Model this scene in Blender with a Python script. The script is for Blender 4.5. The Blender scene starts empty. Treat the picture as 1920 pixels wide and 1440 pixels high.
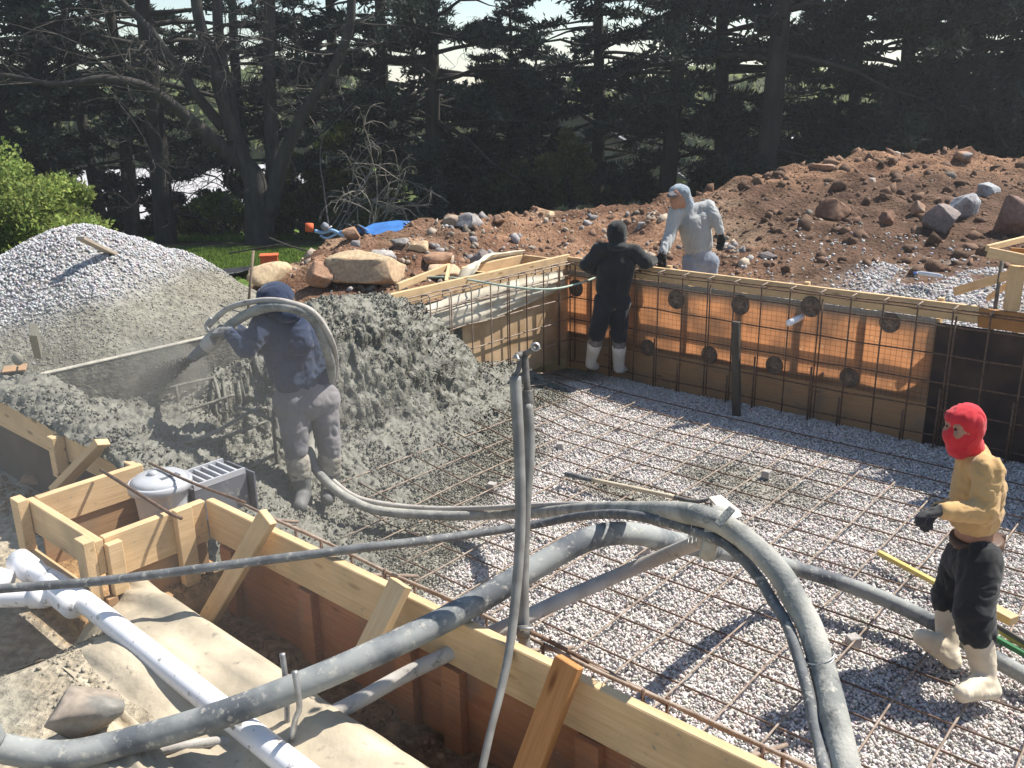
import bpy, bmesh, math, random
import numpy as np
from mathutils import Vector, Matrix, Quaternion
R_=math.radians
random.seed(7); rng=np.random.default_rng(7)
scene=bpy.context.scene; C=scene.collection
# ------------------------------------------------------------------ camera
CAMH=3.0; FPX=1700.0; PITCH=R_(17.5); ROLL=R_(1.0)
cam=bpy.data.cameras.new('Camera'); camo=bpy.data.objects.new('Camera',cam); C.objects.link(camo)
cam.sensor_fit='HORIZONTAL'; cam.sensor_width=36; cam.lens=36*FPX/1920; cam.clip_start=.05; cam.clip_end=2000
camo.location=(0,0,CAMH)
camo.matrix_world=Matrix.Translation((0,0,CAMH))@Matrix.Rotation(math.pi/2-PITCH,4,'X')@Matrix.Rotation(-ROLL,4,'Z')
scene.camera=camo
# ------------------------------------------------------------------ world, sun, exposure
SUN=Vector((.66,.305,1.0)).normalized()
w=bpy.data.worlds.new('World'); scene.world=w; w.use_nodes=True
nt=w.node_tree; bg=nt.nodes['Background']; sky=nt.nodes.new('ShaderNodeTexSky'); sky.sky_type='NISHITA'
sky.sun_disc=False; sky.sun_elevation=math.asin(SUN.z); sky.sun_rotation=math.atan2(SUN.x,SUN.y)
sky.air_density=1.15; sky.dust_density=.3; sky.ozone_density=1.0
nt.links.new(sky.outputs[0],bg.inputs[0]); bg.inputs[1].default_value=.085
sl=bpy.data.lights.new('Sun','SUN'); sl.energy=5.0; sl.angle=R_(.5); sl.color=(1,.95,.87)
so=bpy.data.objects.new('Sun',sl); C.objects.link(so); so.rotation_euler=SUN.to_track_quat('Z','Y').to_euler(); so.location=(20,10,30)
scene.view_settings.view_transform='Standard'; scene.view_settings.look='None'
scene.view_settings.exposure=0.9; scene.view_settings.gamma=1
scene.cycles.max_bounces=6; scene.cycles.diffuse_bounces=3; scene.cycles.glossy_bounces=2; scene.cycles.transmission_bounces=4; scene.cycles.volume_bounces=0; scene.cycles.transparent_max_bounces=8
# ------------------------------------------------------------------ placing helpers (photo pixel + a known plane or distance -> point in the place)
TH=R_(-41.0)
AX=np.array([math.cos(TH),math.sin(TH),0.]); BX=np.array([math.sin(TH),-math.cos(TH),0.]); O1=np.array([.66,10.2,0.])
CAMP=np.array([0,0,CAMH])
def ray(x,y):
    u=(x-960)/FPX; v=(y-720)/FPX
    u2=u*math.cos(ROLL)-v*math.sin(ROLL); v2=u*math.sin(ROLL)+v*math.cos(ROLL)
    return np.array([u2,math.cos(PITCH)-v2*math.sin(PITCH),-(math.sin(PITCH)+v2*math.cos(PITCH))])
def PZ(x,y,z): r=ray(x,y); return CAMP+r*((z-CAMH)/r[2])
def PD(x,y,d): return CAMP+ray(x,y)*d
def PY(x,y,Y): r=ray(x,y); return CAMP+r*(Y/r[1])
def PAa(x,y,a): r=ray(x,y); o=CAMP-O1; return CAMP+r*((a-o@AX)/(r@AX))
def PBb(x,y,b): r=ray(x,y); o=CAMP-O1; return CAMP+r*((b-o@BX)/(r@BX))
def W(a,b,z=0.): return O1+a*AX+b*BX+np.array([0,0,z])
def toab(p): q=np.asarray(p)-O1; return float(q@AX),float(q@BX)
# ------------------------------------------------------------------ numpy noise
def _h(i,j,k,s):
    n=(i*374761393+j*668265263+k*2147483647+s*974634777)&0xffffffff
    n=((n^(n>>13))*1274126177)&0xffffffff
    return ((n^(n>>16))&0xffff)/65535.
def vnoise(x,y,z=0,s=0):
    x=np.asarray(x,float);y=np.asarray(y,float);z=np.asarray(z,float)+x*0
    i=np.floor(x).astype(np.int64);j=np.floor(y).astype(np.int64);k=np.floor(z).astype(np.int64)
    f=x-i;g=y-j;h=z-k; f=f*f*(3-2*f);g=g*g*(3-2*g);h=h*h*(3-2*h)
    r=0
    for a in (0,1):
        for b in (0,1):
            for c in (0,1):
                r=r+_h(i+a,j+b,k+c,s)*(f if a else 1-f)*(g if b else 1-g)*(h if c else 1-h)
    return r*2-1
def fbm(x,y,z=0,o=4,s=0,g=.5):
    r=0;a=1;f=1
    for q in range(o): r=r+a*vnoise(x*f,y*f,np.asarray(z)*f,s+q); a*=g; f*=2.03
    return r
def sst(t): t=np.clip(t,0,1); return t*t*(3-2*t)
# ------------------------------------------------------------------ object helpers
def mesh_np(name,V,F,cols=None,smooth=False,mat=None,parent=None,origin=None):
    """V (n,3), F (m,k) same k."""
    V=np.asarray(V,dtype=np.float32); F=np.asarray(F,dtype=np.int32); k=F.shape[1]
    me=bpy.data.meshes.new(name); me.vertices.add(len(V))
    if origin is not None: V=V-np.asarray(origin,dtype=np.float32)
    me.vertices.foreach_set('co',V.ravel()); me.loops.add(F.size); me.loops.foreach_set('vertex_index',F.ravel())
    me.polygons.add(len(F)); me.polygons.foreach_set('loop_start',np.arange(len(F),dtype=np.int32)*k)
    try: me.polygons.foreach_set('loop_total',np.full(len(F),k,dtype=np.int32))
    except Exception: pass
    if smooth: me.polygons.foreach_set('use_smooth',np.ones(len(F),dtype=bool))
    me.update(calc_edges=True)
    if cols is not None:
        c=np.ones((len(V),4),dtype=np.float32); c[:,:3]=cols
        at=me.color_attributes.new('Col','FLOAT_COLOR','POINT'); at.data.foreach_set('color',c.ravel())
    o=bpy.data.objects.new(name,me); C.objects.link(o)
    if mat: me.materials.append(mat)
    if origin is not None: o.location=origin
    if parent: attach(o,parent)
    return o
def attach(o,parent):
    bpyM=o.matrix_basis.copy(); o.parent=parent
    pm=Matrix.Identity(4); p=parent
    while p: pm=p.matrix_basis@pm; p=p.parent
    o.matrix_basis=pm.inverted()@bpyM
def tag(o,label=None,cat=None,group=None,kind=None):
    if label: o['label']=label
    if cat: o['category']=cat
    if group: o['group']=group
    if kind: o['kind']=kind
    return o
def thing(name,label,cat,loc,group=None):
    o=bpy.data.objects.new(name,None); C.objects.link(o); o.location=Vector(loc); o.empty_display_size=.1
    return tag(o,label,cat,group)
def from_bm(name,bm,mat,parent=None,smooth=False,M=None):
    me=bpy.data.meshes.new(name); bm.to_mesh(me); bm.free()
    if smooth:
        me.polygons.foreach_set('use_smooth',np.ones(len(me.polygons),dtype=bool))
    o=bpy.data.objects.new(name,me); C.objects.link(o); me.materials.append(mat)
    if M is not None: o.matrix_basis=M
    if parent: attach(o,parent)
    return o
def center_origin(o):
    me=o.data; n=len(me.vertices); co=np.empty(n*3,dtype=np.float32); me.vertices.foreach_get('co',co); co=co.reshape(-1,3)
    c=co.mean(0); c[2]=co[:,2].min(); me.vertices.foreach_set('co',(co-c).ravel()); me.update(); o.location=Vector(c.tolist()); return o
def board(name,p0,p1,wd,th,mat,parent=None,up=(0,0,1),bev=.003,shift=(0,0)):
    """box from p0 to p1 ; wd measured along 'up', th across."""
    p0=Vector(p0);p1=Vector(p1); X=(p1-p0); L=X.length; X.normalize(); Z=Vector(up); Z=(Z-X*Z.dot(X)).normalized(); Y=Z.cross(X)
    bm=bmesh.new(); bmesh.ops.create_cube(bm,size=1)
    for v in bm.verts: v.co=Vector((v.co.x*L,v.co.y*th,v.co.z*wd))
    # a little real-board unevenness
    bmesh.ops.bevel(bm,geom=bm.edges[:],offset=bev,segments=1,affect='EDGES')
    M=Matrix((X,Y,Z)).transposed().to_4x4(); M.translation=(p0+p1)/2+Z*shift[0]+Y*shift[1]
    return from_bm(name,bm,mat,parent,M=M)
def catmull(P,n=8,ends=True):
    P=[np.asarray(p,float) for p in P]
    if len(P)<3: return np.array(P)
    Q=[2*P[0]-P[1]]+P+[2*P[-1]-P[-2]]; out=[]
    for i in range(1,len(Q)-2):
        for k in range(n):
            t=k/n; a,b,c,d=Q[i-1],Q[i],Q[i+1],Q[i+2]
            out.append(.5*((2*b)+(-a+c)*t+(2*a-5*b+4*c-d)*t*t+(-a+3*b-3*c+d)*t**3))
    out.append(P[-1]); return np.array(out)
def tube_vf(P,r,sides=8,cap=True):
    P=np.asarray(P,float); n=len(P); rr=np.full(n,r) if np.isscalar(r) else np.interp(np.linspace(0,1,n),np.linspace(0,1,len(r)),r)
    T=np.gradient(P,axis=0); T/=np.linalg.norm(T,axis=1)[:,None]+1e-9
    ref=np.array([0,0,1.]) if abs(T[0][2])<.9 else np.array([1.,0,0])
    N=np.cross(T[0],ref); N/=np.linalg.norm(N); V=[];ang=np.arange(sides)*2*math.pi/sides
    for i in range(n):
        N=N-T[i]*(N@T[i]); N/=np.linalg.norm(N)+1e-9; Bn=np.cross(T[i],N)
        V.append(P[i]+rr[i]*(np.cos(ang)[:,None]*N+np.sin(ang)[:,None]*Bn))
    V=np.concatenate(V); F=[]
    a=np.arange(sides); b=(a+1)%sides
    for i in range(n-1):
        F.append(np.stack([i*sides+a,i*sides+b,(i+1)*sides+b,(i+1)*sides+a],1))
    F=np.concatenate(F)
    if cap:
        V=np.concatenate([V,[P[0]],[P[-1]]]); c0=n*sides; c1=c0+1
        F=np.concatenate([F,np.stack([b,a,np.full(sides,c0),np.full(sides,c0)],1),np.stack([(n-1)*sides+a,(n-1)*sides+b,np.full(sides,c1),np.full(sides,c1)],1)])
    return V,F
def quads_mesh(name,V,F,mat,parent=None,smooth=True,cols=None,origin=None):
    """allows degenerate quads (tri) by splitting"""
    tri=F[:,2]==F[:,3]
    bmV=np.asarray(V,float)
    Fq=F[~tri]; Ft=F[tri][:,:3]
    me=bpy.data.meshes.new(name); O=np.zeros(3) if origin is None else np.asarray(origin,float)
    me.vertices.add(len(bmV)); me.vertices.foreach_set('co',(bmV-O).astype(np.float32).ravel())
    nl=Fq.size+Ft.size; me.loops.add(nl); me.loops.foreach_set('vertex_index',np.concatenate([Fq.ravel(),Ft.ravel()]).astype(np.int32))
    me.polygons.add(len(Fq)+len(Ft)); ls=np.concatenate([np.arange(len(Fq))*4,len(Fq)*4+np.arange(len(Ft))*3]).astype(np.int32)
    me.polygons.foreach_set('loop_start',ls)
    if smooth: me.polygons.foreach_set('use_smooth',np.ones(len(ls),dtype=bool))
    me.update(calc_edges=True)
    if cols is not None:
        c=np.ones((len(bmV),4),dtype=np.float32); c[:,:3]=cols
        at=me.color_attributes.new('Col','FLOAT_COLOR','POINT'); at.data.foreach_set('color',c.ravel())
    o=bpy.data.objects.new(name,me); C.objects.link(o); me.materials.append(mat); o.location=Vector(O.tolist())
    if parent: attach(o,parent)
    return o
def tube(name,P,r,mat,parent=None,sides=10,n=8,smooth=True,straight=False):
    Q=np.array([np.asarray(p,float) for p in P]) if straight else catmull(P,n)
    V,F=tube_vf(Q,r,sides); return quads_mesh(name,V,F,mat,parent,smooth,origin=Q.mean(0))
def multi_tube(name,paths,rs,mat,parent=None,sides=6,origin=None):
    Vs=[];Fs=[];o=0
    for P,r in zip(paths,rs):
        V,F=tube_vf(P,r,sides); Vs.append(V);Fs.append(F+o);o+=len(V)
    return quads_mesh(name,np.concatenate(Vs),np.concatenate(Fs),mat,parent,True,origin=origin)
# ------------------------------------------------------------------ materials
def newmat(name):
    m=bpy.data.materials.new(name); m.use_nodes=True; n=m.node_tree.nodes; return m,n,m.node_tree.links,n['Principled BSDF']
def rgba(c): return (c[0],c[1],c[2],1)
def mat(name,col,col2=None,scale=8,rough=.8,bump=.0,bscale=40,detail=5,metal=0,stretch=None,coord='Object',attr=False,spec=.3,ramp=(.35,.65),trans=0,sheen=0):
    m,n,l,p=newmat(name)
    tc=n.new('ShaderNodeTexCoord'); src=tc.outputs[coord] if coord!='World' else n.new('ShaderNodeNewGeometry').outputs['Position']
    if stretch:
        mp=n.new('ShaderNodeMapping'); mp.inputs['Scale'].default_value=stretch; l.new(src,mp.inputs[0]); vec=mp.outputs[0]
    else: vec=src
    nz=n.new('ShaderNodeTexNoise'); nz.inputs['Scale'].default_value=scale; nz.inputs['Detail'].default_value=detail; l.new(vec,nz.inputs[0])
    cr=n.new('ShaderNodeValToRGB'); cr.color_ramp.elements[0].position=ramp[0]; cr.color_ramp.elements[1].position=ramp[1]
    c2=col2 or tuple(x*.6 for x in col)
    cr.color_ramp.elements[0].color=rgba(c2); cr.color_ramp.elements[1].color=rgba(col); l.new(nz.outputs[0],cr.inputs[0])
    out=cr.outputs[0]
    if attr:
        va=n.new('ShaderNodeVertexColor'); va.layer_name='Col'
        mx=n.new('ShaderNodeMix'); mx.data_type='RGBA'; mx.blend_type='MULTIPLY'; mx.inputs[0].default_value=1
        l.new(va.outputs[0],mx.inputs[6]); l.new(out,mx.inputs[7]); out=mx.outputs[2]
    l.new(out,p.inputs['Base Color']); p.inputs['Roughness'].default_value=rough; p.inputs['Metallic'].default_value=metal
    p.inputs['Specular IOR Level'].default_value=spec
    if sheen: p.inputs['Sheen Weight'].default_value=sheen
    if bump:
        b=n.new('ShaderNodeTexNoise'); b.inputs['Scale'].default_value=bscale; b.inputs['Detail'].default_value=5; l.new(vec,b.inputs[0])
        bp=n.new('ShaderNodeBump'); bp.inputs['Strength'].default_value=bump; bp.inputs['Distance'].default_value=.01; l.new(b.outputs[0],bp.inputs['Height']); l.new(bp.outputs[0],p.inputs['Normal'])
    if trans:
        t=n.new('ShaderNodeBsdfTranslucent'); l.new(out,t.inputs[0]); mxs=n.new('ShaderNodeMixShader'); mxs.inputs[0].default_value=trans
        l.new(p.outputs[0],mxs.inputs[1]); l.new(t.outputs[0],mxs.inputs[2]); l.new(mxs.outputs[0],n['Material Output'].inputs[0])
    return m
def woodmat(name,c1,c2,rough=.75,gray=None):
    m,n,l,p=newmat(name); tc=n.new('ShaderNodeTexCoord'); oi=n.new('ShaderNodeObjectInfo')
    ad=n.new('ShaderNodeVectorMath'); ad.operation='ADD'; l.new(tc.outputs['Object'],ad.inputs[0])
    sc=n.new('ShaderNodeVectorMath'); sc.operation='SCALE'; sc.inputs['Scale'].default_value=37; 
    cb=n.new('ShaderNodeCombineXYZ'); l.new(oi.outputs['Random'],cb.inputs[0]); l.new(oi.outputs['Random'],cb.inputs[1]); l.new(cb.outputs[0],sc.inputs[0]); l.new(sc.outputs[0],ad.inputs[1])
    mp=n.new('ShaderNodeMapping'); mp.inputs['Scale'].default_value=(1.2,30,30); l.new(ad.outputs[0],mp.inputs[0])
    nz=n.new('ShaderNodeTexNoise'); nz.inputs['Scale'].default_value=3; nz.inputs['Detail'].default_value=6; nz.inputs['Distortion'].default_value=.6; l.new(mp.outputs[0],nz.inputs[0])
    cr=n.new('ShaderNodeValToRGB'); cr.color_ramp.elements[0].position=.3; cr.color_ramp.elements[1].position=.7
    cr.color_ramp.elements[0].color=rgba(c2); cr.color_ramp.elements[1].color=rgba(c1); l.new(nz.outputs[0],cr.inputs[0])
    # knots
    mp2=n.new('ShaderNodeMapping'); mp2.inputs['Scale'].default_value=(3.,11,11); l.new(ad.outputs[0],mp2.inputs[0])
    vo=n.new('ShaderNodeTexVoronoi'); vo.inputs['Scale'].default_value=1.; l.new(mp2.outputs[0],vo.inputs[0])
    k=n.new('ShaderNodeValToRGB'); k.color_ramp.elements[0].position=.06; k.color_ramp.elements[0].color=(.25,.13,.06,1); k.color_ramp.elements[1].position=.17; k.color_ramp.elements[1].color=(1,1,1,1); l.new(vo.outputs['Distance'],k.inputs[0])
    mx=n.new('ShaderNodeMix'); mx.data_type='RGBA'; mx.blend_type='MULTIPLY'; mx.inputs[0].default_value=.75; l.new(cr.outputs[0],mx.inputs[6]); l.new(k.outputs[0],mx.inputs[7])
    # stains / dried slurry
    n3=n.new('ShaderNodeTexNoise'); n3.inputs['Scale'].default_value=5; n3.inputs['Detail'].default_value=6; l.new(ad.outputs[0],n3.inputs[0])
    r3=n.new('ShaderNodeValToRGB'); r3.color_ramp.elements[0].position=.48; r3.color_ramp.elements[0].color=(0,0,0,1); r3.color_ramp.elements[1].position=.72; r3.color_ramp.elements[1].color=(.8,.8,.8,1); l.new(n3.outputs[0],r3.inputs[0])
    m2=n.new('ShaderNodeMix'); m2.data_type='RGBA'; l.new(r3.outputs[0],m2.inputs[0]); l.new(mx.outputs[2],m2.inputs[6]); m2.inputs[7].default_value=rgba(gray or tuple(x*.62 for x in c1))
    l.new(m2.outputs[2],p.inputs['Base Color']); p.inputs['Roughness'].default_value=rough; p.inputs['Specular IOR Level'].default_value=.25
    bp=n.new('ShaderNodeBump'); bp.inputs['Strength'].default_value=.35; bp.inputs['Distance'].default_value=.004; l.new(nz.outputs[0],bp.inputs['Height']); l.new(bp.outputs[0],p.inputs['Normal'])
    return m
M={}
M['wood']=woodmat('pine_lumber',(.66,.47,.27),(.55,.37,.19))
M['wood_or']=woodmat('orange_lumber',(.45,.22,.08),(.36,.16,.055))
M['wood_gray']=woodmat('slurry_coated_lumber',(.24,.22,.17),(.18,.165,.13),gray=(.2,.19,.16))
M['wood_dark']=woodmat('dark_weathered_lumber',(.09,.08,.065),(.05,.045,.04))
M['ply']=woodmat('weathered_red_panel',(.40,.19,.095),(.30,.13,.065),gray=(.2,.14,.1))
M['plyt']=woodmat('tan_plywood',(.40,.25,.13),(.32,.18,.09),gray=(.22,.17,.12))
M['rebar']=mat('rusty_rebar',(.17,.105,.07),(.085,.055,.04),scale=30,rough=.75,bump=.4,bscale=200)
M['rebar_dusty']=mat('slurry_dusted_rebar',(.36,.29,.23),(.20,.145,.11),scale=14,rough=.85,bump=.4,bscale=150)
M['conc']=mat('wet_sprayed_concrete',(.175,.17,.137),(.10,.097,.08),scale=9,rough=.55,bump=1,bscale=45,coord='World',spec=.35)
M['hose']=mat('dusty_rubber_hose',(.36,.35,.31),(.17,.175,.165),scale=7,rough=.8,bump=.3,bscale=90,ramp=(.38,.62),detail=9)
M['hose_pale']=mat('pale_slurry_hose',(.46,.43,.39),(.34,.31,.28),scale=9,rough=.85,bump=.15,bscale=60)
M['hose_dark']=mat('dark_rubber_hose',(.17,.175,.175),(.085,.09,.095),scale=18,rough=.7,bump=.2,bscale=90,ramp=(.35,.7))
M['steel']=mat('galvanised_steel',(.42,.42,.41),(.25,.24,.23),scale=20,rough=.5,metal=.6)
M['iron']=mat('dirty_iron_pipe',(.17,.165,.155),(.1,.09,.08),scale=20,rough=.7,metal=.3,bump=.3)
M['pvc']=mat('white_pvc',(.80,.79,.80),(.70,.69,.69),scale=5,rough=.35,spec=.5,ramp=(.3,.45))
M['pvc_gray']=mat('gray_pvc',(.24,.235,.22),(.14,.135,.125),scale=12,rough=.6)
M['skim']=mat('silver_gray_plastic',(.46,.465,.48),(.36,.365,.38),scale=4,rough=.28,spec=.7)
M['skimd']=mat('gray_plastic_body',(.14,.145,.16),(.10,.105,.12),scale=4,rough=.55)
M['fabric']=mat('cream_tarp',(.66,.56,.41),(.36,.31,.23),scale=3.5,rough=.9,bump=.3,bscale=40,coord='World',trans=.2)
M['fabw']=mat('white_tarp',(.75,.70,.58),(.6,.54,.42),scale=5,rough=.8,trans=.25)
M['blacktarp']=mat('black_sheeting',(.03,.032,.035),(.015,.016,.018),rough=.5)
# ------------------------------------------------------------------ special materials
def speckle_pvc():
    m=M['pvc']; n=m.node_tree.nodes; l=m.node_tree.links; p=n['Principled BSDF']; src=p.inputs['Base Color'].links[0].from_socket
    tc=n.new('ShaderNodeTexCoord'); nz=n.new('ShaderNodeTexNoise'); nz.inputs['Scale'].default_value=26; nz.inputs['Detail'].default_value=4; l.new(tc.outputs['Object'],nz.inputs[0])
    cr=n.new('ShaderNodeValToRGB'); cr.color_ramp.elements[0].position=.62; cr.color_ramp.elements[0].color=(0,0,0,1); cr.color_ramp.elements[1].position=.70; cr.color_ramp.elements[1].color=(1,1,1,1); l.new(nz.outputs[0],cr.inputs[0])
    mx=n.new('ShaderNodeMix'); mx.data_type='RGBA'; l.new(cr.outputs[0],mx.inputs[0]); l.new(src,mx.inputs[6]); mx.inputs[7].default_value=(.3,.28,.24,1); l.new(mx.outputs[2],p.inputs['Base Color'])
speckle_pvc()
def speckle(m,scale,lo,hi,col,coord='Object'):
    n=m.node_tree.nodes; l=m.node_tree.links; p=n['Principled BSDF']; src=p.inputs['Base Color'].links[0].from_socket
    tc=n.new('ShaderNodeTexCoord'); nz=n.new('ShaderNodeTexNoise'); nz.inputs['Scale'].default_value=scale; nz.inputs['Detail'].default_value=6; nz.inputs['Roughness'].default_value=.65; l.new(tc.outputs[coord],nz.inputs[0])
    cr=n.new('ShaderNodeValToRGB'); cr.color_ramp.elements[0].position=lo; cr.color_ramp.elements[0].color=(0,0,0,1); cr.color_ramp.elements[1].position=hi; cr.color_ramp.elements[1].color=(.85,.85,.85,1); l.new(nz.outputs[0],cr.inputs[0])
    mx=n.new('ShaderNodeMix'); mx.data_type='RGBA'; l.new(cr.outputs[0],mx.inputs[0]); l.new(src,mx.inputs[6]); mx.inputs[7].default_value=rgba(col); l.new(mx.outputs[2],p.inputs['Base Color'])
for k_ in ('hose','hose_dark','hose_pale'): speckle(M[k_],34,.56,.66,(.40,.38,.33)); speckle(M[k_],16,.58,.7,(.09,.09,.088))
speckle(M['wood'],30,.64,.70,(.27,.25,.20)); speckle(M['fabric'],22,.60,.68,(.26,.24,.19)); speckle(M['ply'],40,.63,.68,(.34,.27,.2)); speckle(M['skim'],30,.6,.68,(.42,.41,.38)); speckle(M['skimd'],24,.58,.66,(.3,.29,.26))
def membrane_mat(name,base,trans_c,tf=.6,z0=.98,z1=1.1):
    m,n,l,p=newmat(name); ge=n.new('ShaderNodeNewGeometry'); sp=n.new('ShaderNodeSeparateXYZ'); l.new(ge.outputs['Position'],sp.inputs[0])
    nz=n.new('ShaderNodeTexNoise'); nz.inputs['Scale'].default_value=4; nz.inputs['Detail'].default_value=6; l.new(ge.outputs['Position'],nz.inputs[0])
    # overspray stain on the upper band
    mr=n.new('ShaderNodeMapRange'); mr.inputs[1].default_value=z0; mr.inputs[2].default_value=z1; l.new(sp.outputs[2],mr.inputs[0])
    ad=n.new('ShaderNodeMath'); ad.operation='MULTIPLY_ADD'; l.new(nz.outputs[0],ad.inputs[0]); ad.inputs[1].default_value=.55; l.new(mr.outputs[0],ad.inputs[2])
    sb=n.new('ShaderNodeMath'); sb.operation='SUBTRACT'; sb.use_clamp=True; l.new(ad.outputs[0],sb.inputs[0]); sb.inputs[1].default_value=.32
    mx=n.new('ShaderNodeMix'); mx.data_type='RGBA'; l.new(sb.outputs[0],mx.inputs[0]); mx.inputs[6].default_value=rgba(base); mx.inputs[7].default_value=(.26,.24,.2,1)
    # fine wire lath lines
    uv=n.new('ShaderNodeTexCoord'); s2=n.new('ShaderNodeSeparateXYZ'); l.new(uv.outputs['Object'],s2.inputs[0])
    def lines(sock,per,wd):
        a=n.new('ShaderNodeMath'); a.operation='MULTIPLY'; a.inputs[1].default_value=1/per; l.new(sock,a.inputs[0])
        f=n.new('ShaderNodeMath'); f.operation='FRACT'; l.new(a.outputs[0],f.inputs[0])
        g=n.new('ShaderNodeMath'); g.operation='LESS_THAN'; g.inputs[1].default_value=wd; l.new(f.outputs[0],g.inputs[0]); return g
    g1=lines(s2.outputs[0],.05,.09); g2=lines(s2.outputs[2],.05,.09)
    mm=n.new('ShaderNodeMath'); mm.operation='MAXIMUM'; l.new(g1.outputs[0],mm.inputs[0]); l.new(g2.outputs[0],mm.inputs[1])
    ml=n.new('ShaderNodeMath'); ml.operation='MULTIPLY'; ml.inputs[1].default_value=.45; l.new(mm.outputs[0],ml.inputs[0])
    m3=n.new('ShaderNodeMix'); m3.data_type='RGBA'; l.new(ml.outputs[0],m3.inputs[0]); l.new(mx.outputs[2],m3.inputs[6]); m3.inputs[7].default_value=(.06,.045,.035,1)
    l.new(m3.outputs[2],p.inputs['Base Color']); p.inputs['Roughness'].default_value=.8
    # thin spots let more light through
    vo=n.new('ShaderNodeTexVoronoi'); vo.inputs['Scale'].default_value=22; l.new(ge.outputs['Position'],vo.inputs[0])
    lt=n.new('ShaderNodeMath'); lt.operation='LESS_THAN'; lt.inputs[1].default_value=.14; l.new(vo.outputs['Distance'],lt.inputs[0])
    n4=n.new('ShaderNodeTexNoise'); n4.inputs['Scale'].default_value=2.5; l.new(ge.outputs['Position'],n4.inputs[0])
    g4=n.new('ShaderNodeMath'); g4.operation='GREATER_THAN'; g4.inputs[1].default_value=.5; l.new(n4.outputs[0],g4.inputs[0])
    m4=n.new('ShaderNodeMath'); m4.operation='MULTIPLY'; l.new(lt.outputs[0],m4.inputs[0]); l.new(g4.outputs[0],m4.inputs[1])
    mo=n.new('ShaderNodeTexNoise'); mo.inputs['Scale'].default_value=3.2; mo.inputs['Detail'].default_value=5; l.new(ge.outputs['Position'],mo.inputs[0]); mr2=n.new('ShaderNodeMapRange'); mr2.inputs[1].default_value=.3; mr2.inputs[2].default_value=.6; mr2.inputs[3].default_value=.55; mr2.inputs[4].default_value=1.15; l.new(mo.outputs[0],mr2.inputs[0])
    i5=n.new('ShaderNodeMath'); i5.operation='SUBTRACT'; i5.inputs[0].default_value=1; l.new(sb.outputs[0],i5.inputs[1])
    tcx=n.new('ShaderNodeMix'); tcx.data_type='RGBA'; l.new(m4.outputs[0],tcx.inputs[0]); tcx.inputs[6].default_value=rgba(trans_c); tcx.inputs[7].default_value=(1,.93,.8,1)
    tb=n.new('ShaderNodeMix'); tb.data_type='RGBA'; l.new(ml.outputs[0],tb.inputs[0]); l.new(tcx.outputs[2],tb.inputs[6]); tb.inputs[7].default_value=(.1,.05,.03,1)
    t=n.new('ShaderNodeBsdfTranslucent'); l.new(tb.outputs[2],t.inputs[0])
    fm=n.new('ShaderNodeMath'); fm.operation='MULTIPLY'; fm.inputs[1].default_value=tf; mm2=n.new('ShaderNodeMath'); mm2.operation='MULTIPLY'; l.new(i5.outputs[0],mm2.inputs[0]); l.new(mr2.outputs[0],mm2.inputs[1]); l.new(mm2.outputs[0],fm.inputs[0])
    ms=n.new('ShaderNodeMixShader'); l.new(fm.outputs[0],ms.inputs[0]); l.new(p.outputs[0],ms.inputs[1]); l.new(t.outputs[0],ms.inputs[2]); l.new(ms.outputs[0],n['Material Output'].inputs[0])
    return m
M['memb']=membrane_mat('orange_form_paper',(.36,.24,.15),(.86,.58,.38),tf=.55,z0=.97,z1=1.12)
M['memb_shade']=mat('shade_form_paper',(.07,.045,.035),(.03,.022,.02),scale=4,rough=.85,bump=.3)  # dark color stands in for shade on the wall's right end
def groundmat():
    m,n,l,p=newmat('ground_soil'); va=n.new('ShaderNodeVertexColor'); va.layer_name='Col'; ge=n.new('ShaderNodeNewGeometry')
    a=n.new('ShaderNodeTexNoise'); a.inputs['Scale'].default_value=2.2; a.inputs['Detail'].default_value=8; l.new(ge.outputs['Position'],a.inputs[0])
    b=n.new('ShaderNodeTexNoise'); b.inputs['Scale'].default_value=22; b.inputs['Detail'].default_value=6; l.new(ge.outputs['Position'],b.inputs[0])
    r=n.new('ShaderNodeValToRGB'); r.color_ramp.elements[0].position=.3; r.color_ramp.elements[0].color=(.62,.6,.58,1); r.color_ramp.elements[1].position=.7; r.color_ramp.elements[1].color=(1.3,1.3,1.3,1); l.new(a.outputs[0],r.inputs[0])
    r2=n.new('ShaderNodeValToRGB'); r2.color_ramp.elements[0].position=.3; r2.color_ramp.elements[0].color=(.6,.6,.6,1); r2.color_ramp.elements[1].position=.65; r2.color_ramp.elements[1].color=(1.2,1.2,1.2,1); l.new(b.outputs[0],r2.inputs[0])
    x=n.new('ShaderNodeMix'); x.data_type='RGBA'; x.blend_type='MULTIPLY'; x.inputs[0].default_value=1; l.new(va.outputs[0],x.inputs[6]); l.new(r.outputs[0],x.inputs[7])
    y=n.new('ShaderNodeMix'); y.data_type='RGBA'; y.blend_type='MULTIPLY'; y.inputs[0].default_value=1; l.new(x.outputs[2],y.inputs[6]); l.new(r2.outputs[0],y.inputs[7])
    l.new(y.outputs[2],p.inputs['Base Color']); p.inputs['Roughness'].default_value=.95; p.inputs['Specular IOR Level'].default_value=.1
    bp=n.new('ShaderNodeBump'); bp.inputs['Strength'].default_value=.8; bp.inputs['Distance'].default_value=.05; l.new(b.outputs[0],bp.inputs['Height']); l.new(bp.outputs[0],p.inputs['Normal'])
    return m
M['ground']=groundmat()
def attrmat(name,rough=.85,spec=.2,bump=.5,bscale=60,trans=0):
    return mat(name,(1.1,1.1,1.1),(.75,.75,.75),scale=25,rough=rough,spec=spec,bump=bump,bscale=bscale,attr=True,coord='World',trans=trans)
M['stone']=attrmat('crushed_stone',bump=.3)
M['rock']=attrmat('quarried_rock',bump=1,bscale=9)
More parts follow.
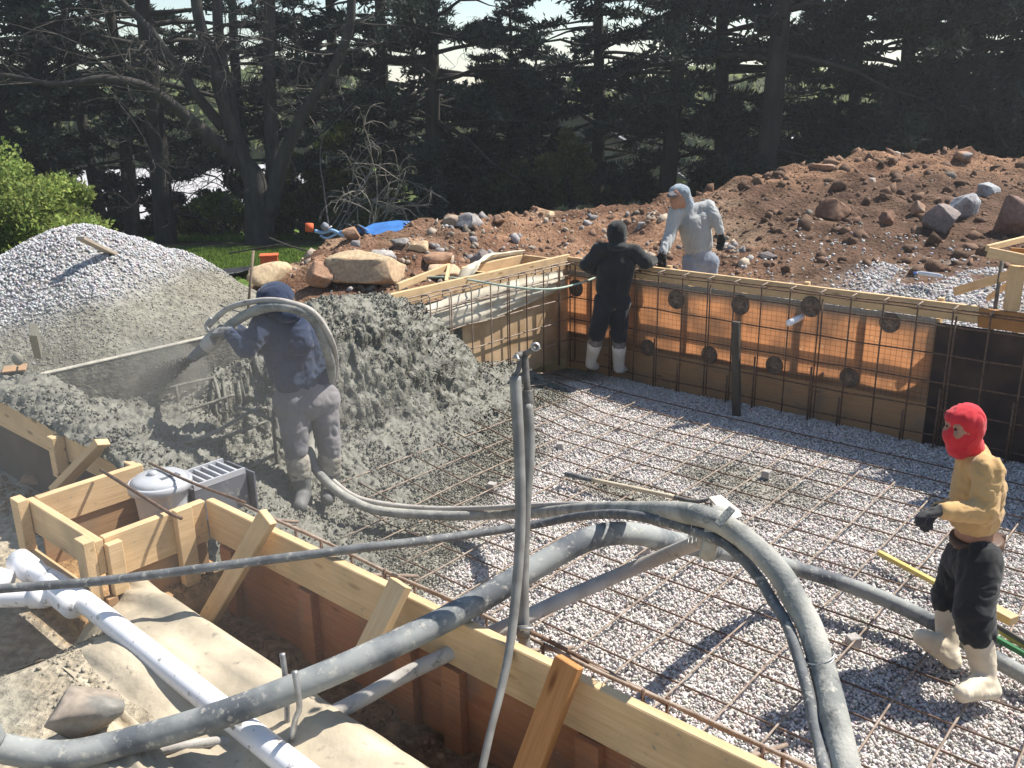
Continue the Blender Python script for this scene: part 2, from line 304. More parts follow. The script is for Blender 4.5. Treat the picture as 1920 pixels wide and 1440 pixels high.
M['leaf']=attrmat('leaf_green',rough=.6,bump=0,trans=.6)
M['needle']=attrmat('pine_needles',rough=.6,bump=0,trans=.12,spec=.15)
M['bark']=mat('dark_bark',(.045,.04,.034),(.02,.018,.016),scale=6,rough=.95,bump=1,bscale=25,stretch=(1,1,.25))
M['bark_pale']=mat('gray_bark',(.062,.056,.05),(.03,.027,.025),scale=6,rough=.9,bump=.8,bscale=25,stretch=(1,1,.3))
# ------------------------------------------------------------------ ground heights
RX=[];RY=[];RZ=[];RF=[]
for (x,y,Y,wf) in [(495,524,12.2,1.2),(545,490,12.5,1.6),(590,464,12.8,2.4),(622,446,13,3),(700,437,13.2,4),(800,415,13.6,4.2),(880,402,14,4.2),(1000,399,14.5,4.2),(1140,392,15,4.4),(1250,374,15,4.6),(1350,345,15.5,5.5),(1500,306,16,6.5),(1600,290,16.2,7),(1700,283,16.5,7.5),(1800,290,16.5,8),(1920,296,16.5,8),(2200,300,16.5,8)]:
    p=PY(x,y,Y); RX.append(p[0]);RY.append(Y);RZ.append(p[2]);RF.append(wf)
PILE=W(-3.15,4.05)
def hbase(x,y):
    return np.interp(y,[-10,3,6,9,12,15,18,21,25,32,45,90,400],[.85,.8,.72,.55,.48,.32,.12,-.15,-.6,-1.7,-2.6,-3,-3])
def ridge(x,y,h):
    ry=np.interp(x,RX,RY); rz=np.interp(x,RX,RZ); rf=np.interp(x,RX,RF)
    d=y-ry; t=np.where(d<0,1+d/rf,1-d/2.6); t=np.clip(t,0,1)
    big=sst((rz-1.35)/.6)
    s=np.where(d<0,(1-big)*sst(t)+big*np.clip(.42*t+.75*t**2.2-.17*t**5,0,1),sst(t))
    xm=sst((x-(RX[0]-.5))/.6)
    return h+np.maximum(rz-h,0)*s*xm, s*xm
def terr(x,y,noise=True):
    x=np.asarray(x,float);y=np.asarray(y,float)
    qx=x-O1[0];qy=y-O1[1]; a=qx*AX[0]+qy*AX[1]; b=qx*BX[0]+qy*BX[1]
    h=hbase(x,y)
    # behind the far wall: shelf, then a rise
    bk=sst((-.9-b)/2.4)*sst((a+.2)/1.2); h=np.where(b<0,h*(1-bk)+bk*np.maximum(h,.85),h)
    h,rs=ridge(x,y,h)
    nearB=np.exp(-np.clip(-b,0,9)/.8)*(b<0.02)
    h=np.where((b<.02)&(a>-.3),h*(1-nearB)+nearB*(.42+.62*sst((a-3.7)/.7)),h)
    # gravel pile
    pd=np.hypot(x-PILE[0],y-PILE[1]); pn=.08*fbm(x*.9,y*.9,s=5)
    cone=2.04-.64*np.sqrt(pd**2+.08)+pn*np.clip(pd,0,1)
    ps=sst((cone-h)/.15); h=np.maximum(h,cone)
    # fill thrown up against the left wall
    lw=np.exp(-np.clip(-a,0,9)/.55)*(a<.02)*sst((b-3.6)/1.)*(b<6.4); h=np.where(a<.02,np.maximum(h,h*(1-lw)+lw*1.2),h)
    # outside the near wall: trench and bank
    fo=b>6.1
    bank=.72+.25*sst((b-6.38)/.14)*sst((a-2.4)/.5)+.06*sst((b-7)/2)+.12*sst((a-4)/2)*sst((b-6.4)/1)
    bank=bank-.12*sst((b-7.4)/.8)*(a<2.2)
    wn=.045*fbm(x*1.7,y*1.7,s=9)*sst((b-6.8)/.5)
    inbox=(a>1.9)&(a<2.68)&(b<6.7)
    fl=np.where(inbox,.9,bank+wn)
    k=sst((b-6.02)/.05)*sst((a+1.8)/1.)*sst((14-a)/3); h=np.where(fo,h*(1-k)+k*fl,h)
    if noise:
        rough=.02+.07*np.clip(rs,0,1)+.0*ps
        h=h+rough*fbm(x*2.3,y*2.3,s=1,o=5)*np.where(fo&(a>-1),.3,1)-.10*np.clip(rs,0,1)
        dm=np.clip(rs,0,1); h=h+dm*.10*np.abs(fbm(x*1.1,y*1.1,s=21,o=4))+dm*.05*np.maximum(fbm(x*4.5,y*4.5,s=31,o=3),0)
    return h,rs,ps,a,b
def spaced(lo,hi,step,far):
    dense=np.arange(lo,hi+1e-6,step); g=[];s=step;c=hi
    while c<far: s*=1.22; c+=s; g.append(c)
    g2=[];s=step;c=lo
    while c>-far: s*=1.22; c-=s; g2.append(c)
    return np.array(g2[::-1]+list(dense)+g)
def mix(a,b,t): t=t[...,None]; return a*(1-t)+np.asarray(b)*t
def terrain():
    av=spaced(-7.0,8.0,.075,260); bv=spaced(-13.0,9.4,.075,260)
    av=av-av[np.argmin(abs(av))]-.03; 
    i1=np.argmin(abs(bv+.012)); bv=bv-bv[i1]-.012; i2=np.argmin(abs(bv-6.19)); 
    A_,B_=np.meshgrid(av,bv,indexing='ij')
    X=O1[0]+A_*AX[0]+B_*BX[0]; Y=O1[1]+A_*AX[1]+B_*BX[1]
    h,rs,ps,a,b=terr(X,Y)
    n1=fbm(X*.5,Y*.5,s=40); n2=fbm(X*2,Y*2,s=41)
    grass=np.array([.085,.135,.03]); col=np.broadcast_to(grass,X.shape+(3,)).copy()
    col=mix(col,[.055,.06,.03],sst((Y-19)/3))             # needle litter under the trees
    col=mix(col,[.11,.17,.03],sst((Y-23.5)/2)*sst((n1+.3)*3))
    dirt=np.array([.235,.137,.084]); dirtd=np.array([.125,.066,.042]); pale=np.array([.38,.28,.19])
    site=np.clip(sst((rs-.02)/.06)+ (b<7)*(a>-4.6)*(Y<14.2)*sst((12.9+.4*n1-Y)/.4)*sst((X+3.9+.5*n2)/.5),0,1)
    dc=mix(np.broadcast_to(dirt,col.shape),pale,sst((n1+.1)*2)*.6*(X<4)); dc=mix(dc,dirtd,sst((n2+.15)*1.6)*.75)
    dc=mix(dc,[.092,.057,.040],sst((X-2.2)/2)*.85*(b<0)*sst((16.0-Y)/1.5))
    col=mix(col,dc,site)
    # crushed stone tongue behind the far wall
    gr=sst((1.9+.9*n1+.8*sst((a-1)/3)+b+.3*n2)/.5)*(b<0)*sst((a-.6)/.5); gr=np.maximum(gr,sst((b+3.6+.8*n2)/.6)*sst((a-1.9)/.8)*(b<0))
    col=mix(col,[.34,.31,.29],gr)
    col=mix(col,[.30,.29,.275],np.clip(ps,0,1))
    nn=fbm(X*1.3,Y*1.3,s=81); col=mix(col,[.19,.18,.145],sst((a+2.9+.5*nn+.35*(4.4-b)+1.3*(1.25-h))/.9)*(a<.05)*(ps>.2)*(b<6.4))
    # overspray and sand outside the near wall and beside the left wall
    near=(b>6.1)*sst((a+2.5)/1); col=mix(col,[.36,.31,.23],near)
    col=mix(col,[.235,.222,.18],sst((b-6.9)/.3)*sst((a-2.5)/.6)*sst((n2+.25)*2)*.9*(b>6.1))
    col=mix(col,[.22,.12,.06],((b>6.1)*(b<6.45)*(a>2.7)).astype(float)*.8)
    col=mix(col,[.19,.18,.145],sst((a+1.5)/.8)*(a<.05)*sst((b-3.3)/.6)*(b<6.4))
    box=(a>1.9)&(a<2.7)&(b>6.1)&(b<6.75); col[box]=(.38,.24,.12)
    na,nb=X.shape; idx=np.arange(na*nb).reshape(na,nb)
    ac=(av[:-1]+av[1:])/2; bc=(bv[:-1]+bv[1:])/2
    AC,BC=np.meshgrid(ac,bc,indexing='ij')
    keep=~((AC>-.03)&(AC<13)&(BC>-.012)&(BC<6.12))
    Fq=np.stack([idx[:-1,:-1],idx[1:,:-1],idx[1:,1:],idx[:-1,1:]],-1)[keep]
    V=np.stack([X,Y,h],-1).reshape(-1,3)
    o=mesh_np('ground',V,Fq[:, ::-1],cols=col.reshape(-1,3),smooth=True,mat=M['ground']); tag(o,'ground of lawn, red dirt and sand around the pool pit','ground',kind='structure')
terrain()
def hz(x,y): return float(terr(np.array([x]),np.array([y]))[0][0])
def ghit(x,y,t0=6.,t1=40.):
    r=ray(x,y); t=np.arange(t0,t1,.03); P=CAMP[None]+r[None]*t[:,None]; h=terr(P[:,0],P[:,1])[0]; k=np.nonzero(P[:,2]<=h)[0]
    return P[k[0]] if len(k) else P[-1]
# ------------------------------------------------------------------ pool floor
def floorz(a,b): return .24*sst((1.5-a)/1.5)*sst((b-.3)/1.2)+.012*fbm(a*1.3,b*1.3,s=61)
def dust(a,b):
    n=fbm(a*1.6,b*1.6,s=71)
    lim=.58+.50*np.clip(b-.7,0,9)-.06*np.clip(b-4,0,3)
    d=sst((lim+.25*n-a)/.55+.5)
    d2=sst(1.25-((a-3.0)**2/.5+(b-1.75)**2/.22)**.5+.4*n)*.8     # grey patch near the far wall
    d3=sst(1.2-((a-2.7)**2/.9+(b-2.6)**2/.10)**.5+.4*n)*.85
    return np.clip(np.maximum(np.maximum(d,d2),d3),0,1)
def floor():
    av=np.arange(-.02,13.01,.06); bv=np.arange(-.005,6.2,.06); A_,B_=np.meshgrid(av,bv,indexing='ij')
    Z=floorz(A_,B_)+.01*fbm(A_*9,B_*9,s=62)
    P=O1+A_[...,None]*AX+B_[...,None]*BX; P[...,2]=Z-.012
    d=dust(A_,B_); col=mix(np.broadcast_to(np.array([.50,.475,.455]),P.shape),[.23,.218,.178],d)
    na,nb=A_.shape; idx=np.arange(na*nb).reshape(na,nb); Fq=np.stack([idx[:-1,:-1],idx[:-1,1:],idx[1:,1:],idx[1:,:-1]],-1).reshape(-1,4)
    o=mesh_np('pool_floor',P.reshape(-1,3),Fq,cols=col.reshape(-1,3),smooth=True,mat=M['ground']); tag(o,'crushed stone bed of the pool pit','floor',kind='structure')
floor()
def ico(sub):
    bm=bmesh.new(); bmesh.ops.create_icosphere(bm,subdivisions=sub,radius=1); bm.verts.ensure_lookup_table()
    V=np.array([v.co[:] for v in bm.verts]); F=np.array([[v.index for v in f.verts] for f in bm.faces]); bm.free(); return V,F
ICO1=ico(1)
def randrot(n):
    q=rng.normal(size=(n,4)); q/=np.linalg.norm(q,axis=1)[:,None]; w_,x,y,z=q.T
    return np.stack([1-2*(y*y+z*z),2*(x*y-z*w_),2*(x*z+y*w_),2*(x*y+z*w_),1-2*(x*x+z*z),2*(y*z-x*w_),2*(x*z-y*w_),2*(y*z+x*w_),1-2*(x*x+y*y)],1).reshape(n,3,3)
def stones(name,P,size,col,mat_,flat=.75,label=None,cat=None,jit=.22):
    n=len(P); V0,F0=ICO1; k=len(V0)
    V=V0[None]*(1+jit*rng.uniform(-1,1,(n,k,1))); sc=np.stack([rng.uniform(.85,1.35,n),rng.uniform(.7,1.,n),rng.uniform(.5,.85,n)],1)*size[:,None]
    V=V*sc[:,None,:]; V=np.einsum('nij,nkj->nki',randrot(n),V)
    V=V+P[:,None,:]; F=F0[None]+(np.arange(n)*k)[:,None,None]
    cc=np.repeat(col,k,axis=0)
    o=mesh_np(name,V.reshape(-1,3),F.reshape(-1,3),cols=cc,mat=mat_); tag(o,label,cat,kind='stuff'); return o
def stonecol(n,d,base=(.61,.575,.54),dc=(.235,.222,.18)):
    v=rng.uniform(.74,1.18,n)[:,None]; t=np.array(base)[None]*v*(1+rng.normal(0,.03,(n,3)))
    pk=rng.random(n)<.12; t[pk]*=np.array([1.08,.93,.9])
    dk=rng.random(n)<.06; t[dk]*=.7
    dd=(d*np.where(rng.random(n)<.93,1,.6))[:,None]; return t*(1-dd)+np.array(dc)[None]*rng.uniform(.8,1.15,n)[:,None]*dd
def floor_stones():
    # dense near the camera, sparser towards the far wall
    n=165000; a=rng.uniform(.15,7.2,n*2); b=rng.uniform(.05,6.1,n*2)
    X=O1[0]+a*AX[0]+b*BX[0]; Y=O1[1]+a*AX[1]+b*BX[1]
    vis=(np.abs(X)<Y*.62+.6)&(Y>2); keep=vis&~((a<1.4)&(b>4.6)); a=a[keep][:n];b=b[keep][:n]
    d=dust(a,b); near=sst((b-1.5)/3.5)
    s=rng.uniform(.0065,.0130,len(a))*(1-.25*d); z=floorz(a,b)+rng.uniform(-.012,.012,len(a))-d*.012
    P=O1+a[:,None]*AX+b[:,None]*BX; P[:,2]=z
    stones('gravel',P,s,stonecol(len(a),np.clip(d*1.05,0,1)),M['stone'],label='loose crushed stone covering the pool floor',cat='gravel')
floor_stones()
def pile_stones():
    n=56000; r=2.7*np.sqrt(rng.random(n)); t=rng.uniform(0,2*math.pi,n); x=PILE[0]+r*np.cos(t); y=PILE[1]+r*np.sin(t)
    h,rs,ps,a,b=terr(x,y); k=(a<-.05)&(ps>.3)&((y-PILE[1])<.9); x,y,h,a,b=x[k],y[k],h[k],a[k],b[k]
    nn=fbm(x*1.3,y*1.3,s=81); d=sst((a+2.9+.5*nn+.35*(4.4-b)+1.3*(1.25-h))/.9)
    s=rng.uniform(.010,.020,len(x))*(1-.35*d)
    P=np.stack([x,y,h+rng.uniform(-.008,.014,len(x))-.01*d],1)
    stones('gravel_pile',P,s,stonecol(len(x),np.clip(d,0,1),base=(.47,.465,.47)),M['stone'],label='heaped crushed stone pile left of the pool, its right side dusted with wet concrete',cat='gravel pile')
pile_stones()
def back_stones():
    n=26000; a=rng.uniform(.7,8,n); b=rng.uniform(-4.6,-.05,n); X=O1[0]+a*AX[0]+b*BX[0]; Y=O1[1]+a*AX[1]+b*BX[1]
    h,rs,ps,_,_=terr(X,Y); n1=fbm(X*.5,Y*.5,s=40); n2=fbm(X*2,Y*2,s=41)
    gr=np.maximum(sst((1.9+.9*n1+.8*sst((a-1)/3)+b+.3*n2)/.5)*sst((a-.6)/.5),sst((b+3.6+.8*n2)/.6)*sst((a-1.9)/.8))
    k=rng.random(n)<gr+.05*(a>0); X,Y,h=X[k],Y[k],h[k]
    stones('gravel',np.stack([X,Y,h+.005],1),rng.uniform(.012,.028,len(X)),stonecol(len(X),np.zeros(len(X)),base=(.5,.49,.48)),M['stone'],label='pale crushed stone spread behind the far formwork wall',cat='gravel')
back_stones()
def bank_stones():
    n=9000; a=rng.uniform(1.2,5.6,n); b=rng.uniform(6.75,7.9,n); k=(fbm(a*2.3,b*2.3,s=88)>-.05); a,b=a[k],b[k]; X=O1[0]+a*AX[0]+b*BX[0]; Y=O1[1]+a*AX[1]+b*BX[1]; h=terr(X,Y)[0]
    s=.003+.012*rng.random(len(a))**4; c=np.array([.33,.29,.22])[None]*rng.uniform(.6,1.25,(len(a),1)); stones('sand_crumbs',np.stack([X,Y,h],1),s,c,M['stone'],label='crumbs and pebbles strewn over the sandy bank at the lower left',cat='rubble',jit=.35)
    n=2600; a=rng.uniform(-1,5.6,n); b=rng.uniform(6.2,6.42,n); X=O1[0]+a*AX[0]+b*BX[0]; Y=O1[1]+a*AX[1]+b*BX[1]; h=terr(X,Y)[0]; s=.005+.02*rng.random(n)**4
    stones('trench_crumbs',np.stack([X,Y,h],1),s,np.array([.24,.15,.09])[None]*rng.uniform(.6,1.25,(n,1)),M['stone'],label='dirt crumbs lying in the trench outside the near wall',cat='rubble',jit=.35)
bank_stones()
def clods():
    n=34000; x=rng.uniform(-4.5,13,n); y=rng.uniform(7,18,n); h,rs,ps,a,b=terr(x,y)
    k=((b<-.1)|(a<-.35))&((rs>.1)|(rng.random(n)<.15))&(ps<.2)&(b<3.5); x,y,h,a,b=x[k],y[k],h[k],a[k],b[k]
    s=.010+.07*rng.random(len(x))**18*(1+.6*(x>3)); P=np.stack([x,y,h-s*.1],1)
    n2=fbm(x*2,y*2,s=41); c=np.where((rng.random(len(x))<.05)[:,None],np.array([.36,.31,.26]),np.array([.21,.125,.08]))*rng.uniform(.6,1.25,len(x))[:,None]
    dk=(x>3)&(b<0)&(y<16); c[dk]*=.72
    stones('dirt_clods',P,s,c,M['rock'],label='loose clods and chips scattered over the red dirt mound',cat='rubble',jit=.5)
clods()
def chips():
    n=1900; x=rng.uniform(-4.2,3.2,n); y=rng.uniform(9.5,15.2,n); h,rs,ps,a,b=terr(x,y); k=((b<-.2)|(a<-.5))&(rs>.12)&(ps<.1)&(fbm(x*1.2,y*1.2,s=77)>-.15); x,y,h=x[k],y[k],h[k]
    s=.022+.075*rng.random(len(x))**4; c=np.array([.33,.27,.21])[None]*rng.uniform(.55,1.4,(len(x),1)); gk=rng.random(len(x))<.35; c[gk]=np.array([.27,.25,.24])*rng.uniform(.7,1.3,(gk.sum(),1))
    stones('rock_chips',np.stack([x,y,h],1),s,c,M['rock'],label='broken rock chips strewn over the berm behind the left wall',cat='rubble',jit=.5)
chips()
# ------------------------------------------------------------------ sprayed concrete mass
def concrete():
    ra=np.array([-.45,-.15,0,.12,.3,.42,.55,.9,1.3,1.8,2.1,2.35]); rb=np.array([1.0,1.6,2.2,2.7,3.3,4.0,4.4,4.8,5.2,5.6,5.8,5.95,6.15,6.21])
    H=np.array([[.2,.2,.7,.95,1.1,1.05,.9,.5,.5,.5,1.25,1.28,1.31,1.26],
    [.2,.2,.95,1.28,1.38,1.33,1.15,.5,.5,.5,1.27,1.3,1.31,1.26],
    [.3,.42,1.12,1.34,1.40,1.36,1.05,.9,.98,1.08,1.3,1.31,1.31,1.26],
    [.26,.36,1.0,1.26,1.34,1.28,.95,.86,.96,1.08,1.3,1.31,1.32,1.26],
    [.22,.27,.72,1.02,1.14,1.06,.78,.80,.92,1.04,1.26,1.31,1.32,1.26],
    [.19,.22,.42,.66,.76,.70,.58,.77,.86,.96,1.22,1.31,1.32,1.26],
    [.15,.17,.24,.30,.36,.36,.40,.72,.80,.9,1.18,1.31,1.32,1.26],
    [.03,.04,.07,.10,.11,.12,.14,.46,.74,.78,1.1,1.31,1.32,1.26],
    [-.05,-.04,-.03,-.02,.0,.02,.03,.2,.45,.55,1.0,1.30,1.31,1.25],
    [-.12,-.1,-.1,-.1,-.08,-.06,-.03,.06,.15,.25,.8,1.26,1.29,1.22],
    [-.14,-.14,-.14,-.14,-.12,-.1,-.08,-.03,.02,.08,.5,1.14,1.16,1.08],
    [-.2,-.2,-.2,-.2,-.2,-.15,-.15,-.15,-.12,-.1,.0,.3,.4,.4]])
    st=.012; av=np.arange(-.45,2.35,st); bv=np.arange(1.0,6.215,st)
    H1=np.array([np.interp(av,ra,H[:,j]) for j in range(len(rb))]).T
    Z=np.array([np.interp(bv,rb,H1[i]) for i in range(len(av))])
    k=np.array([1,3,5,3,1.]);k/=k.sum()
    for _ in range(3):
        Zp=np.pad(Z,2,mode='edge'); Z=sum(k[q]*Zp[q:q+Z.shape[0],2:-2] for q in range(5)); Zp=np.pad(Z,2,mode='edge'); Z=sum(k[q]*Zp[2:-2,q:q+Z.shape[1]] for q in range(5))
    A_,B_=np.meshgrid(av,bv,indexing='ij')
    # carve stepped benches at the left end
    def riser(zt,zb,da,db,off): # line in plan
        s=A_*da+B_*db-off; return s
    s1=(A_-.55)*.35-(B_-4.85)*.94
    stepmask=(A_>.15)&(A_<1.5)&(B_>4.1)&(B_<5.5)
    Z0_=Z.copy(); wq=sst((B_-4.12)/.55); ease=np.maximum(1.10-2.1*A_-.25*np.abs(B_-4.9),0); Z=np.where(stepmask&(s1>0)&(s1<.42),np.minimum(Z,np.maximum(.48,ease)),Z)
    Z=np.where(stepmask&(s1>=.42),np.minimum(Z,np.maximum(.25,ease)),Z); Z=np.where(stepmask,Z0_*(1-wq)+Z*wq,Z)
    P=O1+A_[...,None]*AX+B_[...,None]*BX; P[...,2]=Z
    du=np.gradient(P,axis=0);dv=np.gradient(P,axis=1); N=np.cross(dv,du); N/=np.linalg.norm(N,axis=2)[...,None]; N*=np.sign(N[...,2:3]+1e-6)
    x,y,z=P[...,0],P[...,1],P[...,2]
    steep=1-np.clip(N[...,2],0,1)
    top=sst((B_-5.7)/.1)*.6; 
    lum=.8*fbm(x*6,y*6,z*6,o=5,s=91,g=.65)+.28*(.45-np.abs(fbm(x*11,y*11,z*11,o=4,s=93,g=.7))*1.5); fine=fbm(x*34,y*34,z*34,o=3,s=95,g=.75)
    ch=np.abs(vnoise((B_-A_*.4)*13,A_*3,z*1.5,s=97))
    onpile=((B_<4.6)&(B_>1)).astype(float)
    amp=.013+.025*sst(steep*2.2)*onpile+.025*sst((1.6-A_)/.3)*(B_>4.4)*(B_<5.75)+.012*top
    D=amp*lum+.015*fine*(1+steep)-.048*onpile*sst((z-.5)/.4)*ch*(B_<4.4)*sst((A_+.2)/.2)
    D+= .035*np.maximum(fbm(x*3,y*3,z*3,o=2,s=99),0)*(B_>5.3)*(A_>.4)*(A_<2)*sst((B_-5.6)/.15)
    P=P+N*D[...,None]
    fl=floorz(A_,B_)
    na,nb=A_.shape; idx=np.arange(na*nb).reshape(na,nb); Fq=np.stack([idx[:-1,:-1],idx[:-1,1:],idx[1:,1:],idx[1:,:-1]],-1)
    cz=(Z[:-1,:-1]+Z[1:,1:])/2; ca=(A_[:-1,:-1]+A_[1:,1:])/2; cb=(B_[:-1,:-1]+B_[1:,1:])/2; cf=(fl[:-1,:-1]+fl[1:,1:])/2
    keep=~((ca>.02)&(cz<cf-.03))&~((ca<0)&((cz<.68)|((cb>4.3)&(cb<5.72))))
    o=mesh_np('wet_concrete',P.reshape(-1,3),Fq[keep],smooth=True,mat=M['conc']); 
    tag(o,'lumpy fresh gray concrete heaped over the left pool wall, steps and corner','wet concrete')
    # spattered crumbs of aggregate over it and over the dusted floor
    ok=np.zeros(A_.shape,bool); ok[:-1,:-1]=keep; ii,jj=np.nonzero(ok); n=60000; q=rng.integers(0,len(ii),n); st_=steep[ii[q],jj[q]]; cl=fbm(P[ii[q],jj[q],0]*7,P[ii[q],jj[q],1]*7,P[ii[q],jj[q],2]*7,s=55); sel=rng.random(n)<np.clip(.35+1.6*cl,.05,1); q=q[sel]
    Pp=P[ii[q],jj[q]]+rng.normal(0,.005,(len(q),3)); s=.004+.010*rng.random(len(q))**2
    col=np.array([.205,.195,.155])[None]*rng.uniform(.75,1.3,(len(q),1)); stones('concrete_crumbs',Pp,s,col,M['conc'],label='crumbs of aggregate stuck over the fresh concrete heap',cat='aggregate',jit=.3)
    n=22000; a=rng.uniform(-.0,2.4,n); b=rng.uniform(.9,5.8,n); d=dust(a,b); k=(rng.random(n)<d*.9); a,b=a[k],b[k]; Q=O1+a[:,None]*AX+b[:,None]*BX; Q[:,2]=floorz(a,b)+.004; s=.004+.010*rng.random(len(a))**2
    stones('rebound_crumbs',Q,s,np.array([.205,.195,.155])[None]*rng.uniform(.75,1.25,(len(a),1)),M['conc'],label='gray rebound crumbs scattered over the floor beside the concrete heap',cat='aggregate',jit=.3)
concrete()
# ------------------------------------------------------------------ formwork
UA=Vector(AX.tolist()); UB=Vector(BX.tolist())
def bab(name,a0,b0,z0,a1,b1,z1,mat_,parent,bev=0):
    """box spanning a,b,z ranges; local X along the longer plan side"""
    la,lb=abs(a1-a0),abs(b1-b0); c=W((a0+a1)/2,(b0+b1)/2,(z0+z1)/2); bm=bmesh.new(); bmesh.ops.create_cube(bm,size=1)
    if la>=lb: X,Y=UA,UB*-1; L,T=la,lb
    else: X,Y=UB,UA; L,T=lb,la
    for v in bm.verts: v.co=Vector((v.co.x*L,v.co.y*T,v.co.z*abs(z1-z0)))
    if bev: bmesh.ops.bevel(bm,geom=bm.edges[:],offset=bev,segments=1,affect='EDGES')
    Mx=Matrix((X,Y,Vector((0,0,1)))).transposed().to_4x4(); Mx.translation=Vector(c.tolist())
    return from_bm(name,bm,mat_,parent,M=Mx)
# far wall
fw=thing('formwork_wall','long far formwork wall of lumber and orange paper glowing with sunlight','formwork',W(4,-.03,0))
bab('top_board',-.05,-.052,1.13,4.3,-.012,1.275,M['wood'],fw,.003)
bab('top_board',4.303,-.052,1.10,9.4,-.012,1.262,M['wood_or'],fw,.003)
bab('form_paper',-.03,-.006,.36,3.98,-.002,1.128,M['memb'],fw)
bab('base_panel',-.03,-.010,-.02,4.0,-.0065,.41,M['plyt'],fw)['label']='tan plywood strip along the foot of the wall'
bab('form_paper',3.985,-.012,-.02,9.4,-.003,1.095,M['memb_shade'],fw)['label']='form paper colored dark for shade at the right end of the wall'
for k in range(14): bab('stud',.30+k*.61,-.105,.2,.34+k*.61,-.014,1.12,M['wood'],fw)
for (z0_,z1_,b_) in ((1.26,1.78,-.12),): bab('raised_shade_panel',4.62,b_,z0_,9.3,b_+.02,z1_,M['plyt'],fw)
bab('raised_shade_panel',5.0,-.12,1.783,9.3,-.10,2.35,M['plyt'],fw)  # unseen upper panel, added out of view to widen the floor shadow
bab('rail',0,-.14,.72,9.3,-.107,.80,M['wood'],fw)
for a in (1.25,2.75,3.95): bab('kicker_block',a,-.10,1.2,a+.05,-.054,1.30,M['wood'],fw,.003)
# spacer discs with star shaped openings
disc_m=mat('dark_plastic_disc',(.17,.125,.09),(.075,.055,.045),rough=.7,scale=25,coord='World'); star_m=mat('star_paper_window',(.25,.18,.13),(.14,.10,.075),scale=30,rough=.8)
for i,(x,y) in enumerate([(1268,562),(1388,572),(1215,652),(1330,665),(1452,685),(1592,708),(1668,605),(1080,540),(1520,575)]):
    p=PBb(x,y,.0); a,b=toab(p); r=.093 if y>600 else .1
    dt=thing('form_disc',['mottled spacer disc on the far wall behind the gray hoodie man, upper row','mottled spacer disc high on the far wall above the dark post','star disc low on the far wall just right of the black hooded man','star disc low on the far wall, left of the dark post','star disc low on the far wall, right of the dark post','star disc low on the far wall nearest its dark end','mottled spacer disc high on the far wall nearest its dark end','spacer disc near the far left corner of the pit','dark spacer disc around the white pipe stub'][i],'spacer disc',W(a,.002,p[2]),'round spacers on the far formwork')
    bm=bmesh.new(); bmesh.ops.create_cone(bm,cap_ends=True,segments=32,radius1=r,radius2=r*.94,depth=.012)
    Mx=Matrix((UA,Vector((0,0,1)),UB)).transposed().to_4x4(); Mx.translation=Vector(W(a,.006,p[2]).tolist()); from_bm('disc_plate',bm,disc_m,dt,M=Mx)
    bm=bmesh.new(); ph=random.uniform(0,6)
    vs=[bm.verts.new((math.cos(ph+q*math.pi/5)*(r*(.62 if q%2==0 else .24)),math.sin(ph+q*math.pi/5)*(r*(.62 if q%2==0 else .24)),0)) for q in range(10)]
    f=bm.faces.new(vs); g=bmesh.ops.extrude_face_region(bm,geom=[f]); bmesh.ops.translate(bm,vec=(0,0,.004),verts=[v for v in g['geom'] if isinstance(v,bmesh.types.BMVert)])
    Mx=Mx.copy(); Mx.translation=Vector(W(a,.0125,p[2]).tolist()); from_bm('star_window',bm,star_m,dt,M=Mx)
pp=PBb(1505,593,.0); a,b=toab(pp)
tag(tube('pipe_stub',[W(a,-.1,pp[2]),W(a-.02,.26,pp[2]-.02)],.03,M['pvc'],straight=True,sides=16),'short white plastic pipe stub poking out of the far wall','pipe')
M['concw']=mat('slurry_spattered_panel',(.15,.143,.115),(.075,.073,.062),scale=16,rough=.8,bump=1,bscale=50,coord='World',ramp=(.4,.6),detail=8)
M['capc']=mat('dried_slurry_edge',(.42,.39,.32),(.3,.28,.23),scale=14,rough=.85,bump=.6,coord='World')
M['panel_shade']=mat('shade_form_panel',(.10,.07,.05),(.06,.045,.035),scale=5,rough=.85,coord='World')  # brown darkened for the shadowed recess below the near wall's left boards
# left wall
lw=thing('formwork_wall','left formwork wall of boards and cream paper, mostly buried in wet concrete','formwork',W(-.03,3,0))
bab('top_board',-.052,-.05,1.16,-.012,2.9,1.30,M['wood'],lw,.003)
bab('top_board',-.052,2.903,1.14,-.012,6.0,1.275,M['concw'],lw,.003)
paperc=mat('cream_form_paper',(.62,.54,.40),(.45,.38,.26),scale=4,rough=.85,trans=.3,coord='World')
bab('form_paper',-.008,-.0,.1,-.003,1.75,1.155,mat('pale_form_panel',(.56,.40,.24),(.40,.27,.15),scale=5,rough=.85,coord='World'),lw); bab('form_paper',-.016,1.753,.1,-.003,6.0,1.138,M['concw'],lw)['label']='slurry splashed form panel'
bab('rail',-.10,.1,.85,-.054,5.9,.95,M['wood_gray'],lw)
bab('top_edge',-.054,3.0,1.2775,-.008,5.98,1.290,M['capc'],lw,.003)
